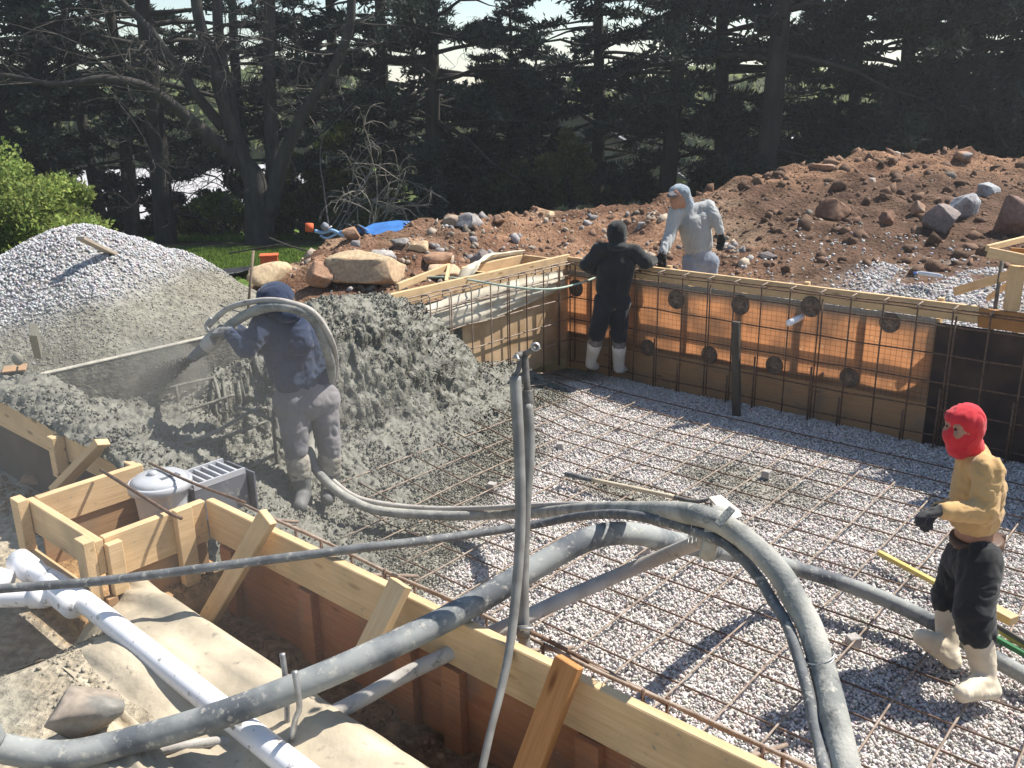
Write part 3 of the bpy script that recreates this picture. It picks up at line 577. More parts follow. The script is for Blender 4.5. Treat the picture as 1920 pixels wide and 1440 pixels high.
# cream sheet draped inside the top of the left wall
def sheet(name,pts_u,n,amp,mat_,lab,cat,seed,th=.004,parent=None):
    """ruled sheet between polylines: pts_u=list of rows of points"""
    rows=[catmull(r,10) for r in pts_u]; m_=min(len(r) for r in rows); rows=[r[:m_] for r in rows]
    G=np.array([catmull([rw[i] for rw in rows],n) for i in range(m_)])
    du=np.gradient(G,axis=0);dv=np.gradient(G,axis=1);N=np.cross(du,dv);N/=np.linalg.norm(N,axis=2)[...,None]+1e-9
    S=np.linspace(0,1,G.shape[0])[:,None]+np.zeros(G.shape[:2]); T=np.linspace(0,1,G.shape[1])[None,:]+np.zeros(G.shape[:2])
    D=amp*(fbm(S*3,T*9,s=seed)+.5*np.abs(fbm(S*2,T*18,s=seed+3)))
    G=G+N*D[...,None]; na,nb=G.shape[:2]; idx=np.arange(na*nb).reshape(na,nb); Fq=np.stack([idx[:-1,:-1],idx[1:,:-1],idx[1:,1:],idx[:-1,1:]],-1).reshape(-1,4)
    V1=G.reshape(-1,3); V2=(G-N*th).reshape(-1,3); o=mesh_np(name,np.concatenate([V1,V2]),np.concatenate([Fq,Fq[:,::-1]+na*nb]),smooth=True,mat=mat_,parent=parent)
    if lab: tag(o,lab,cat); center_origin(o)
    return o
sheet('fabric_drape',[[W(.012,.12,1.15),W(.015,.9,1.17),W(.015,1.7,1.16),W(.012,2.5,1.1)],[W(.05,.12,1.0),W(.06,.9,1.02),W(.055,1.7,1.0),W(.03,2.5,1.0)],[W(.03,.12,.93),W(.04,.8,.88),W(.05,1.6,.83),W(.03,2.5,.9)]],6,.018,M['fabw'],'bright cream fabric strip hanging inside the top of the left wall','fabric',11)
# small framed box beyond the corner, with cloth over it
sb=thing('corner_form_box','small pale lumber frame with cream cloth over its edge beyond the far left corner','form box',W(-.5,.7,1.2))
bab('side_board',-.54,.20,1.17,-.50,1.20,1.28,M['wood'],sb,.003); bab('side_board',-.498,.16,1.17,-.056,.20,1.28,M['wood'],sb,.003); bab('side_board',-.498,1.20,1.17,-.056,1.24,1.27,M['wood'],sb,.003); bab('bottom_panel',-.49,.21,1.10,-.06,1.19,1.115,M['plyt'],sb)
sheet('cloth_drape',[[W(-.12,1.5,1.20),W(-.22,1.25,1.29),W(-.40,1.0,1.305),W(-.52,.6,1.33),W(-.5,.15,1.30)],[W(-.3,1.6,1.0),W(-.45,1.3,1.22),W(-.58,1.0,1.25),W(-.62,.6,1.27),W(-.62,.1,1.24)],[W(-.4,1.65,.85),W(-.7,1.4,.85),W(-.85,1.0,.88),W(-.85,.6,.9),W(-.85,.1,.9)]],6,.03,M['fabw'],'cream cloth draped over the small lumber frame at the corner','cloth',14)
tri=thing('corner_form_box','thin triangular lumber frame with white cloth outside the left wall beside the concrete heap','form box',W(-.3,2.4,1.2))
P1=PZ(745,538,1.27);P2=PZ(842,500,1.30);board('side_board',P1,P2,.07,.03,M['wood'],tri); board('side_board',P2,W(-.06,1.9,1.27),.07,.03,M['wood'],tri)
# near wall
nw=thing('formwork_wall','long near formwork wall of pale boards over red panels, crossed by hoses','formwork',W(4,6.16,.7))
bab('top_board',2.62,6.14,1.07,8.6,6.18,1.265,M['wood'],nw,.004)
bab('top_board',-1.9,6.14,1.08,1.13,6.18,1.262,M['wood'],nw,.004)['label']='board end crusted with wet concrete'
bab('top_board',1.134,6.14,1.08,1.93,6.18,1.255,M['wood'],nw,.004)
bab('form_panel',2.66,6.145,.6,8.6,6.157,1.068,M['ply'],nw)
bab('form_panel',-1.9,6.145,.5,1.93,6.157,1.078,M['panel_shade'],nw)
for a in (2.72,3.3,3.9,4.15,4.75,5.35): bab('stud',a,6.158,.62,a+.09,6.196,1.066,M['ply'],nw)
bab('splice_block',1.10,6.183,1.0,1.17,6.25,1.24,M['wood'],nw,.003)
def brc(x0,y0,x1,y1,z1,m_='wood',z0=1.27,b0=6.215,w_=.085,t_=.04):
    p0=PBb(x0,y0,b0); p1=PBb(x1,y1,b0+.16); d=np.array(p1)-np.array(p0); p1=p0+d*1.08
    return board('brace',p0,p1,w_,t_,M[m_],nw,up=np.cross(d,BX)*(-1))
brc(503,968,384,1172,.74); brc(752,1092,684,1230,.74); brc(1068,1240,985,1460,.74,'wood_or',w_=.09); brc(193,828,112,912,.78,b0=6.2,w_=.04,t_=.085)
# skimmer box form
bx=thing('skimmer_form_box','square box form of pale boards jutting out of the near wall around the skimmer','form box',W(2.3,6.5,.8))
bab('side_board',1.935,6.14,1.10,1.975,6.66,1.262,M['wood'],bx,.004); bab('side_board',2.58,6.182,1.06,2.62,6.66,1.262,M['wood'],bx,.004)
bab('side_board',1.935,6.662,1.10,2.62,6.70,1.26,M['wood'],bx,.004)
bab('lower_panel',2.59,6.19,.72,2.602,6.66,1.055,M['plyt'],bx); bab('lower_panel',1.95,6.19,.72,1.962,6.66,1.095,M['plyt'],bx)
bab('lower_rail',1.98,6.705,.90,2.56,6.745,1.02,M['wood'],bx,.003); bab('lower_rail',1.99,6.17,1.0,2.57,6.21,1.08,M['wood'],bx,.003)
for (a,b) in ((1.90,6.703),(2.55,6.703)): bab('corner_post',a,b,.66,a+.085,b+.05,1.275,M['wood'],bx,.003)
bab('corner_post',2.622,6.60,1.0,2.66,6.665,1.24,M['wood'],bx,.003)
bab('corner_post',2.622,6.27,.68,2.662,6.35,1.278,M['wood'],bx,.003); bab('corner_post',2.622,6.655,.68,2.66,6.70,1.0,M['plyt'],bx,.003)
# raised form at the right, behind the far wall
rb=thing('raised_form_box','raised lumber form standing behind the far wall at the right edge','form box',W(4.6,-.3,1.1))
q0=PBb(1852,473,.0); q1=PBb(2010,505,.0); board('front_board',q0,q1,.085,.03,M['wood'],rb); q2=PBb(1925,447,-.7); 
board('side_board',q0+np.array([0,.02,.03]),q2,.05,.03,M['wood'],rb); board('inner_board',PBb(1895,470,-.15),PBb(2000,478,-.15),.05,.03,M['wood_or'],rb)
qa=PBb(1908,498,-.05); board('post',(qa[0],qa[1],1.64),(qa[0],qa[1],1.27),.09,.10,M['wood'],rb,up=(1,0,0))
qs=PBb(1878,495,-.2); tube('prop_rod',[(qs[0],qs[1],1.66),(qs[0],qs[1],.9)],.016,M['iron'],rb,straight=True)
board('brace_board',PZ(1790,547,1.27),PBb(1897,514,-.12),.075,.03,M['wood'],rb); board('brace_board',PZ(1852,560,1.2),PBb(1895,530,-.18),.05,.03,M['wood'],rb)
# dark post standing by the far wall
o=board('wood_post',W(2.38,.42,.0),PBb(1380,603,.48),.05,.075,M['wood_dark'],up=BX,bev=.004); tag(o,'dark slurry-stained wooden post standing before the far wall','post')
# ------------------------------------------------------------------ rebar
def bars(parent,name,segs,r,m_,sides=6,hook=None):
    for (p,q) in segs:
        n=max(2,int(np.linalg.norm(np.array(q)-np.array(p))/.35)+1); T=np.linspace(0,1,n)[:,None]; P=np.array(p)[None]*(1-T)+np.array(q)[None]*T
        P[1:-1]+=rng.normal(0,.004,P[1:-1].shape)
        V,F=tube_vf(P,r,sides); quads_mesh(name,V,F,m_,parent,True,origin=P.mean(0))
mt=thing('rebar_mat','grid of rusty steel bars tied flat over the crushed stone floor','rebar mat',W(4,3,.05))
sg=[]
for k in range(24):
    a=.26+k*.3+rng.normal(0,.01); b0=.78+.13*(a-1) if a>1 else .7
    if a>7.3: continue
    if a<1.2: b0=.55
    b1=5.9 if a>2.2 else (4.6 if a>1.3 else 4.2 if a>.7 else 1.5)
    sg.append((W(a,b0+rng.normal(0,.03),.062+floorz(a,b0)),W(a+rng.normal(0,.02),b1,.062+float(floorz(a,b1)))))
bars(mt,'bar',sg,.0060,M['rebar_dusty'])
sg=[]
for k in range(18):
    b=.62+k*.3+rng.normal(0,.015)
    if b>5.75: break
    a0=.1 if b<1.2 else (.65 if b<3.2 else .9 if b<4.4 else 1.95)
    am=2.2; a1=7.6
    pts=[W(a0,b,.046+float(floorz(a0,b))),W((a0+am)/2,b+rng.normal(0,.01),.046+float(floorz((a0+am)/2,b))),W(am,b,.046),W(4,b+rng.normal(0,.015),.048),W(a1,b,.046)]
    V,F=tube_vf(np.array(pts),.0060,6); quads_mesh('bar',V,F,M['rebar'],mt,True,origin=np.mean(pts,0))
# far wall cage
cg=thing('rebar_cage','upright rusty steel cage along the far formwork wall','rebar cage',W(4,.12,0))
for k in range(29):
    a=.12+k*.287; P=[W(a,.005,1.2+.012),W(a,.10,1.242),W(a,.122,1.225),W(a,.12,.7),W(a,.12,.03)]
    bars_m=M['rebar']; V,F=tube_vf(np.array(P),.0075,6); quads_mesh('upright_bar',V,F,bars_m,cg,True,origin=np.mean(P,0))
    if k%4==2: bars(cg,'upright_bar',[(W(a+.028,.125,1.2),W(a+.035,.125,.05))],.0075,M['rebar'])
    if k%3!=0: bars(cg,'upright_bar',[(W(a-.02,.13,.55-.25*(k%2)),W(a-.022,.13,.02))],.0095,M['rebar'])
bars(cg,'cross_bar',[(W(.1,.107,z),W(8.4,.107,z)) for z in (1.225,1.10,.85,.60,.36,.11)]+[(W(.1,.03,1.235),W(8.4,.03,1.235))],.0072,M['rebar'])
bars(cg,'hook_bar',[(W(a,-.002,1.262),W(a,.135,1.254)) for a in np.arange(.98,5,.287)],.007,M['rebar_dusty'])
# left wall cage
lc=thing('rebar_cage','upright steel cage along the left wall between the corner and the concrete heap','rebar cage',W(.12,1.5,0))
for k in range(14):
    b=.03+k*.284; m_=M['rebar'] if b<1.2 else M['rebar_dusty']
    P=[W(-.0+.005,b,1.16),W(.01,b,1.225),W(.10,b,1.243),W(.122,b,1.22),W(.12,b,.7),W(.12,b,.1)]
    V,F=tube_vf(np.array(P),.0075,6); quads_mesh('upright_bar',V,F,m_,lc,True,origin=np.mean(P,0))
    if k%3==1: bars(lc,'upright_bar',[(W(.126,b+.03,1.2),W(.126,b+.03,.1))],.0075,m_)
bars(lc,'cross_bar',[(W(.107,.05,z),W(.107,3.9,z)) for z in (1.228,1.10,.85,.60,.36)]+[(W(.03,.05,1.236),W(.03,3.2,1.236)),(W(.06,.05,1.05),W(.06,3.2,1.07))],.0072,M['rebar_dusty'])
# near wall cage
nc=thing('rebar_cage','double row of rusty steel bars just inside the near formwork wall','rebar cage',W(4,5.9,.3))
for k in range(13):
    a=2.75+k*.42
    for b in (5.96,5.80):
        P=[W(a,b,.03),W(a,b,1.15 if b>5.9 else 1.03)]; bars(nc,'upright_bar',[P],.0072,M['rebar'])
    if k%2==0: bars(nc,'hook_bar',[(W(a,5.78,1.04),W(a-.01,6.13,1.20))],.008,M['rebar_dusty'])
bars(nc,'cross_bar',[(W(2.5,5.95,z),W(7.6,5.95,z)) for z in (1.14,.8,.4)]+[(W(2.5,5.81,z),W(7.6,5.81,z)) for z in (1.02,.68,.32)],.0075,M['rebar_dusty'])
# loose bars near the skimmer
lb=tube('loose_rebar',[PBb(190,888,6.36)*1.0+np.array([0,0,.02]),PZ(319,963,1.285),PZ(341,972,1.27)],.0085,M['rebar'],straight=True,sides=7); tag(lb,'rusty bar lying across the skimmer box form','rebar')
lb=tube('loose_rebar',[PZ(280,868,1.30),PZ(360,905,1.30),PZ(460,942,1.27)],.007,M['rebar'],sides=7); tag(lb,'rusty bar resting over the skimmer grate and near wall','rebar')
lb=tube('loose_rebar',[PZ(120,955,1.02),PZ(168,940,1.02),PZ(245,905,1.06)],.011,M['rebar_dusty'],sides=7); tag(lb,'ribbed bar inside the skimmer box form','rebar')
lb=tube('loose_rebar',[PZ(140,1000,.86),PZ(142,930,1.08)],.012,M['rebar'],straight=True); tag(lb,'short upright bar inside the skimmer box form','rebar')
# bars sticking out of the steps
sr=thing('step_rebar','slurry crusted bars sticking out of the wet concrete steps','rebar',W(.6,5,.7))
def sbar(P,r=.012): tube('bar',P,r,M['conc'],sr,sides=7)
def SP(x,y,b): return PBb(x,y,b)
sbar([PZ(275,740,1.02),PZ(330,724,1.02),PZ(400,708,1.0)]); sbar([PZ(330,724,1.02),PZ(333,745,.95),PZ(335,770,.85)]); sbar([PZ(400,705,1.0),PZ(410,740,.9),PZ(413,775,.78)],.014); sbar([PZ(418,715,.95),PZ(422,745,.88),PZ(425,770,.8)],.012)
sbar([PZ(345,832,.78),PZ(400,812,.80),PZ(470,772,.84),PZ(500,765,.84)],.014); sbar([PZ(350,845,.7),PZ(420,820,.72),PZ(500,790,.72)],.013); sbar([PZ(440,765,.85),PZ(470,770,.85),PZ(515,790,.8)],.014); sbar([PZ(340,772,.84),PZ(375,762,.86),PZ(440,740,.9)],.012)
sbar([PZ(455,885,.45),PZ(480,870,.5),PZ(520,850,.5)],.013); sbar([PZ(512,790,.8),PZ(515,830,.6),PZ(520,870,.4)],.014)
# ------------------------------------------------------------------ skimmer
sk=thing('pool_skimmer','silver-gray plastic pool skimmer with dusty round lid inside the box form','skimmer',W(2.25,6.35,.9))
c=PZ(300,905,1.245); ca,cb=toab(c)
def lathe(prof,seg=40):
    V=[];F=[]
    for (r,z) in prof:
        for q in range(seg): V.append((r*math.cos(2*math.pi*q/seg),r*math.sin(2*math.pi*q/seg),z))
    for i in range(len(prof)-1):
        for q in range(seg): q2=(q+1)%seg; F.append((i*seg+q,i*seg+q2,(i+1)*seg+q2,(i+1)*seg+q))
    return np.array(V),np.array(F)
def lathe_obj(name,prof,c,mat_,parent,smooth=True,rot=None,seg=40):
    V,F=lathe(prof,seg)
    if rot is not None: V=V@np.array(rot).T
    return mesh_np(name,V+np.array(c)-0,F,smooth=smooth,mat=mat_,parent=parent,origin=np.array(c,float))
lathe_obj('body',[(.10,-.42),(.12,-.1),(.125,-.04),(.135,-.03),(.135,-.01)],c,M['skim'],sk)
lathe_obj('collar',[(.140,-.03),(.150,-.025),(.150,.012),(.140,.018),(.130,.010)],c,M['skim'],sk)
lathe_obj('lid',[(.001,.046),(.08,.043),(.115,.036),(.132,.022),(.134,.008),(.128,.0)],c,M['skim'],sk)
def bxl(name,ctr,L,Wd,Ht,mat_,parent,yaw=0,bev=.004):
    bm=bmesh.new(); bmesh.ops.create_cube(bm,size=1)
    for v in bm.verts: v.co=Vector((v.co.x*L,v.co.y*Wd,v.co.z*Ht))
    if bev: bmesh.ops.bevel(bm,geom=bm.edges[:],offset=bev,segments=2,affect='EDGES')
    return from_bm(name,bm,mat_,parent,M=Matrix.Translation(Vector(ctr))@Matrix.Rotation(yaw,4,'Z'))
yawB=math.atan2(-BX[1],-BX[0])
tb=W(ca,cb-.26,0); bxl('throat',(tb[0],tb[1],1.10),.30,.21,.18,M['skimd'],sk,yawB)
for q in range(6):
    t=W(ca,cb-.150-.044*q,0); bxl('throat_rib',(t[0],t[1],1.200),.012,.20,.024,M['skim'],sk,yawB,0)
for s_ in (-.10,.10): t=W(ca+s_,cb-.26,0); bxl('throat_rim',(t[0],t[1],1.203),.29,.012,.03,M['skim'],sk,yawB,0)
t=W(ca+.02,cb-.43,0); bxl('mouth_plate',(t[0],t[1],1.09),.012,.25,.21,M['skimd'],sk,yawB,.002)
t=W(ca+.06,cb-.02,0); bxl('lid_window',(t[0],t[1],1.283),.10,.045,.012,M['skimd'],sk,yawB,.003)
lathe_obj('lid_knob',[(.001,.062),(.02,.06),(.024,.05),(.024,.04)],c+np.array([-.03,0,0]),M['skim'],sk)
# ------------------------------------------------------------------ hoses
HO=[]
def hose(name,P,r,m_,label,cat='hose',n=10,sides=14,group=None):
    o=tube(name,[PY(t[0],t[1],t[2]) if len(t)==4 else PD(*t) for t in P],r,m_,n=n,sides=sides); tag(o,label,cat,group); return o
ha=hose('concrete_hose',[(398,640,6.12,0),(440,603,6.1,0),(492,578,5.96,0),(548,578,5.92,0),(588,600,5.98,0),(612,655,6.06,0),(620,705,6.3,0),(600,770,6.5,0),(582,820,6.42,0),(588,870,6.25,0),(612,903,6.1,0),(650,933,6.62),(700,955,6.6),(760,963,6.55),(850,967,6.5),(930,965,6.3),(1010,961,5.6),(1100,955,4.3),(1195,957,3.3),(1285,962,2.8),(1350,980,2.68),(1413,1024,2.6),(1463,1077,2.52),(1493,1129,2.46),(1521,1182,2.4),(1551,1286,2.28),(1568,1356,2.18),(1588,1445,2.08),(1612,1560,1.98)],.034,M['hose'],'thick gray hose from the sprayer looping over the pit to the lower right')
hb=hose('air_hose',[(390,612,6.14,0),(430,577,6.12,0),(495,563,5.97,0),(545,568,5.92,0),(590,588,5.96,0),(622,640,6.05,0),(630,690,6.38,0),(620,740,6.5,0)],.020,M['hose_pale'],'thin air hose curving over the sprayer\'s shoulder')
hb2=hose('air_hose',[(612,890,6.75),(655,925,6.66),(700,941,6.62),(790,952,6.6),(900,953,6.4),(1010,948,5.6),(1110,947,4.3),(1192,958,3.35)],.018,M['hose_pale'],'thin hose lying along the thick hose behind the standpipe')
hc=hose('black_hose',[(-900,1190,3.3),(-120,1118,3.55),(0,1104,3.6),(200,1088,3.6),(500,1050,3.6),(690,1026,3.62),(800,1013,3.75),(900,999,3.9),(1000,984,3.95),(1080,969,3.8),(1160,964,3.3),(1250,979,2.9),(1315,1000,2.72),(1366,1024,2.66),(1418,1077,2.6),(1450,1129,2.5),(1480,1182,2.42),(1512,1286,2.28),(1527,1356,2.2),(1540,1415,2.12),(1556,1500,2.0)],[.0185,.0185,.0185,.0180,.016,.0155,.015],M['hose_dark'],'slim dark hose stretched across the near wall from the left edge')
hd=hose('concrete_hose',[(-900,1500,3.0),(-150,1360,2.75),(0,1402,2.8),(120,1415,2.85),(250,1388,2.9),(400,1345,2.9),(550,1290,2.92),(700,1226,3.0),(860,1148,3.15),(1000,1066,3.3),(1100,1012,3.4),(1180,1000,3.55),(1280,1020,3.9),(1360,1035,4.6),(1430,1048,5.2),(1500,1068,5.45),(1620,1108,5.32),(1740,1162,5.08),(1860,1232,4.8),(1960,1290,4.6),(2100,1380,4.3)],.045,M['hose_dark'],'thick dark hose from the lower left corner over the near wall toward the right')
M['hose_mid']=mat('worn_gray_hose',(.26,.27,.26),(.10,.11,.12),scale=5,rough=.75,bump=.15,ramp=(.4,.55)); speckle(M['hose_mid'],34,.56,.66,(.40,.38,.33)); hd.data.materials[0]=M['hose_mid']
he=hose('pale_hose',[(330,1470,3.0),(480,1400,3.05),(640,1330,3.1),(760,1265,3.2),(880,1207,3.25),(960,1170,3.3),(1060,1122,3.45),(1160,1078,3.6),(1250,1040,3.5),(1320,1012,3.2),(1350,1000,3.1)],.028,M['hose_pale'],'pale slurry-coated hose running beneath the dark hose to the strap')
hf=hose('thin_hose',[(120,1440,2.9),(260,1415,2.95),(350,1398,2.98),(430,1390,3.0),(500,1404,2.95),(570,1440,2.85),(640,1490,2.8)],.0165,M['hose_pale'],'thin gray tube at the bottom left beneath the thick dark hose')
# strap and wire ties round the bundle
cst=PD(1328,985,3.52)
def ring(name,c,ax,rx,ry,r,m_,parent=None,flat=None):
    ax=np.array(ax,float);ax/=np.linalg.norm(ax); u=np.cross(ax,[0,0,1]);u/=np.linalg.norm(u);v=np.cross(ax,u); t=np.linspace(0,2*math.pi,29)
    P=np.array(c)+np.cos(t)[:,None]*u*rx+np.sin(t)[:,None]*v*ry
    V,F=tube_vf(P,r,6,cap=False)
    if flat: 
        ctr=np.repeat(P,6,axis=0); d=V-ctr; V=ctr+d+ax*(d@ax)[:,None]*flat
    return quads_mesh(name,V,F,m_,parent,True,origin=np.array(c))
dirh=PD(1415,1064,3.4)-PD(1290,968,3.62)
st_=ring('webbing_strap',PD(1336,1000,2.75),np.array([.9,-.3,-.15]),.06,.085,.006,M['hose'],flat=3.2); tag(st_,'gray webbing strap cinched round the hose bundle','strap')
board_strap=board('strap_tail',PD(1374,952,2.62),PD(1345,985,2.62),.005,.035,M['hose'],up=(0,0,1)); attach(board_strap,st_)
wt=thing('wire_tie','three thin wire loops binding the two hoses left of the strap','wire tie',PD(1303,985,2.78))
for dx in (-7,0,7): ring('wire_loop',PD(1303+dx,985+dx*.2,2.78),[1,-.2,-.1],.042,.066,.0018,M['steel'],wt)
wt2=ring('wire_tie',PD(990,962,5.75),[1,0,0],.04,.045,.003,M['steel']); tag(wt2,'wire loop round the floor hoses beside the standpipe','wire tie')
wt3=thing('wire_tie','wire loops round the thick hose near the bottom edge','wire tie',PD(1508,1212,2.3))
for dx in (0,6): ring('wire_loop',PD(1537,1232+dx,2.33),[.35,-.2,-.9],.037,.037,.002,M['steel'],wt3)
# nozzle
nz=thing('spray_nozzle','gray spray nozzle at the end of the concrete hose','nozzle',PD(390,650,6.55))
lathe_q=lambda name,p,q,rs,m_: tube(name,[p,np.array(p)*.5+np.array(q)*.5,q],rs,m_,nz,sides=16,n=4)
lathe_q('barrel',PY(412,625,6.11),PY(385,652,6.12),[.05,.058,.06,.05],M['hose_pale']); lathe_q('tip',PY(386,650,6.12),PY(360,672,6.14),[.045,.04,.034],M['hose_dark'])
tube('air_lever',[PY(392,622,6.08),PY(386,610,6.08),PY(396,596,6.08)],.012,M['steel'],nz)
# spray of wet concrete leaving the nozzle
n=2600; t=rng.random(n)**.8; p0=PY(360,672,6.14); p1=PY(285,712,6.4); rad=(.02+.10*t)*np.sqrt(rng.random(n)); dr=rng.normal(size=(n,3)); dr/=np.linalg.norm(dr,axis=1)[:,None]
P=p0[None]*(1-t[:,None])+p1[None]*t[:,None]+dr*rad[:,None]
stones('concrete_spray',P,rng.uniform(.003,.010,n),np.tile([.10,.095,.08],(n,1))*rng.uniform(.7,1.3,(n,1)),M['stone'],label='dark jet of wet concrete flying from the nozzle',cat='spray')
def cloudlet(name,lab,c,r,dens,col,aniso=.3):
    bm=bmesh.new(); bmesh.ops.create_icosphere(bm,subdivisions=4,radius=1)
    for v in bm.verts: v.co=Vector((v.co.x*r[0],v.co.y*r[1],v.co.z*r[2]))
    m=bpy.data.materials.new(name+'_air'); m.use_nodes=True; n=m.node_tree.nodes; n.remove(n['Principled BSDF']); pv=n.new('ShaderNodeVolumePrincipled'); pv.inputs['Density'].default_value=dens; pv.inputs['Color'].default_value=rgba(col); pv.inputs['Anisotropy'].default_value=aniso
    m.node_tree.links.new(pv.outputs[0],n['Material Output'].inputs['Volume']); Mx=Matrix.Translation(Vector(np.array(c,float).tolist()))@Matrix.Rotation(TH,4,'Z'); o=from_bm(name,bm,m,M=Mx); return tag(o,lab,'dust',kind='stuff')
cloudlet('dust_cloud','pale dust drifting over the skimmer box and left end of the pit',W(1.9,6.5,1.3),(2.6,1.6,.9),.042,(1,.97,.9))
cloudlet('spray_mist','fine gray mist where the concrete jet strikes',PY(300,700,6.35),(.42,.34,.26),.9,(.80,.76,.66))
# ------------------------------------------------------------------ standpipe
sp=thing('standpipe','gray water standpipe with a hose tap rising beside the near wall','standpipe',PD(993,1440,3.13))
base=PD(993,1420,3.13); top=PD(989,760,3.13); tube('pipe',[PD(996,1470,3.13),PD(990,1300,3.13),PD(982,1180,3.13),PD(981,1060,3.13),PD(986,940,3.13),PD(993,840,3.13),PD(989,757,3.13)],[.021,.021,.021,.021,.0195,.0195,.0195],M['pvc_gray'],sp,sides=14)
tube('coupling',[PD(990,762,3.13),PD(990,748,3.13),PD(989,732,3.13)],[.018,.020,.020,.018],M['iron'],sp,sides=8); tube('ferrule',[PD(990,778,3.13),PD(990,762,3.13)],.0165,mat('brass_dull',(.36,.31,.22),(.25,.21,.15),rough=.5,metal=.5),sp,sides=12,straight=True)
tube('riser',[PD(989,735,3.13),PD(986,700,3.13),PD(984,668,3.13)],.0125,M['iron'],sp,sides=12)
tube('tap_body',[PD(968,668,3.12),PD(984,664,3.13),PD(1000,655,3.06)],[.012,.014,.010,.011],M['iron'],sp,sides=12)
lathe_obj('tap_outlet',[(.006,0),(.013,0),(.016,.004),(.016,.014),(.011,.018)],PD(1004,650,3.03),M['steel'],sp,rot=Matrix.Rotation(R_(78),3,'X'),seg=20)
tube('tap_handle',[PD(962,672,3.10),PD(968,666,3.1),PD(972,675,3.08)],.0055,M['steel'],sp,sides=8)
tube('elbow',[PD(975,672,3.12),PD(973,690,3.12),PD(966,708,3.12)],[.010,.0095,.009],M['iron'],sp)
tube('clamp',[PD(981,1172,3.11),PD(981,1195,3.11)],.0235,M['iron'],sp,straight=True); tube('clamp_bolt',[PD(975,1180,3.08),PD(1000,1178,3.08)],.006,M['steel'],sp,straight=True)
sh=hose('water_hose',[(966,706,3.10),(971,800,3.09),(975,900,3.08),(975,1000,3.07),(969,1095,3.05),(956,1212,3.0),(938,1300,2.95),(920,1370,2.9),(900,1460,2.85)],[.021,.020,.0185,.0175,.0145,.013,.013],M['pvc_gray'],'flattened gray hose hanging from the standpipe tap')
rp=tube('side_rod',[PD(990,1183,3.12),PD(1030,1202,3.2),PD(1130,1255,3.35),PD(1250,1320,3.4)],.008,M['rebar'],sides=8); tag(rp,'rusty bar running right from the standpipe clamp','rebar')
# hose rack stakes
hk=thing('hose_rack','bent steel rack with two prongs holding the thick hoses','rack',PD(548,1350,2.9))
tube('prong',[PD(529,1225,2.98),PD(534,1262,2.98),PD(538,1320,3.0),PD(540,1420,3.05)],.0095,M['steel'],hk); tube('prong',[PD(552,1258,2.82),PD(559,1300,2.82),PD(561,1330,2.83),PD(553,1352,2.86),PD(540,1420,3.03)],.0095,M['steel'],hk)
# pale conduit sagging across the far corner
o=tube('conduit',[PD(788,519,9.3),PD(860,522,9.1),PD(960,538,9.0),PD(1035,542,9.1),PD(1090,530,9.5),PD(1115,521,9.9)],.011,mat('pale_green_conduit',(.42,.50,.40),(.3,.36,.3),rough=.6),sides=8); tag(o,'thin pale green conduit sagging across the far left corner','conduit')
# ------------------------------------------------------------------ white waste pipe
wp=thing('drain_pipe','speckled white plastic drain pipe with a tee lying on the cream tarp','pipe',W(2.9,6.8,1.0))
pz=1.03; e0=PZ(48,1062,pz+.03); e1=W(2.53,6.79,pz); far=W(4.6,6.83,pz-.02)
tube('main_pipe',[e0,e1,W(3.4,6.81,pz),far],.044,M['pvc'],wp,sides=24)
tube('hub',[PZ(36,1052,pz+.035),PZ(62,1072,pz+.028)],.058,M['pvc'],wp,sides=24,straight=True); tube('hub',[PZ(88,1096,pz+.01),PZ(140,1138,pz)],.052,M['pvc'],wp,sides=24,straight=True)
tube('branch_pipe',[PZ(118,1115,pz),PZ(60,1118,pz),PZ(-500,1130,pz)],.044,M['pvc'],wp,sides=24); tube('hub',[PZ(88,1117,pz),PZ(60,1118,pz)],.051,M['pvc'],wp,sides=24,straight=True)
w2=tube('drain_pipe',[PZ(-60,1070,pz+.02),PZ(10,1090,pz+.02)],.05,M['pvc'],sides=20,straight=True); tag(w2,'end of a second white pipe at the left edge','pipe')
# ------------------------------------------------------------------ tarps
def ground_sheet(name,poly_ab,amp,mat_,lab,seed,lift=.02,res=.035,dirs=(1,0)):
    """draped sheet following the ground inside a strip: poly_ab rows of (a,b,z-offset)"""
    rows=[[W(a,b,hz(*W(a,b)[:2])+lift+dz) for (a,b,dz) in r] for r in poly_ab]
    return sheet(name,rows,12,amp,mat_,lab,'tarp',seed)
ground_sheet('tarp',[[(2.63,6.44,-.03),(3.0,6.42,-.03),(3.6,6.42,-.04),(4.3,6.42,-.05),(5.4,6.42,-.05)],[(2.62,6.60,.08),(3.0,6.58,.06),(3.6,6.58,.05),(4.3,6.57,.04),(5.4,6.57,.03)],[(2.5,6.85,.0),(3.0,6.84,.01),(3.6,6.84,.0),(4.3,6.84,.01),(5.4,6.84,0)],[(2.4,7.02,-.02),(2.9,7.02,-.01),(3.6,7.06,.0),(4.3,7.1,0),(5.4,7.2,0)]],.022,M['fabric'],'cream tarp spread along the trench under the white pipe',51)
ground_sheet('tarp',[[(3.42,7.02,.0),(3.7,7.04,.02),(4.1,7.1,.02),(4.7,7.1,.0)],[(3.45,7.12,.02),(3.7,7.16,.04),(4.1,7.25,.03),(4.7,7.3,.02)],[(3.5,7.26,-.02),(3.75,7.3,.0),(4.1,7.4,0),(4.7,7.5,0)]],.016,M['fabric'],'crumpled cream cloth beside the gray rock at the lower left',57)
ground_sheet('tarp',[[(1.2,6.85,.0),(1.45,6.9,.03),(1.85,7.0,.0)],[(1.2,7.1,.05),(1.5,7.2,.06),(1.95,7.2,.03)],[(1.3,7.4,.0),(1.7,7.5,.02),(2.1,7.5,0)]],.018,M['fabw'],'pale cloth at the left edge beside the box form',59)
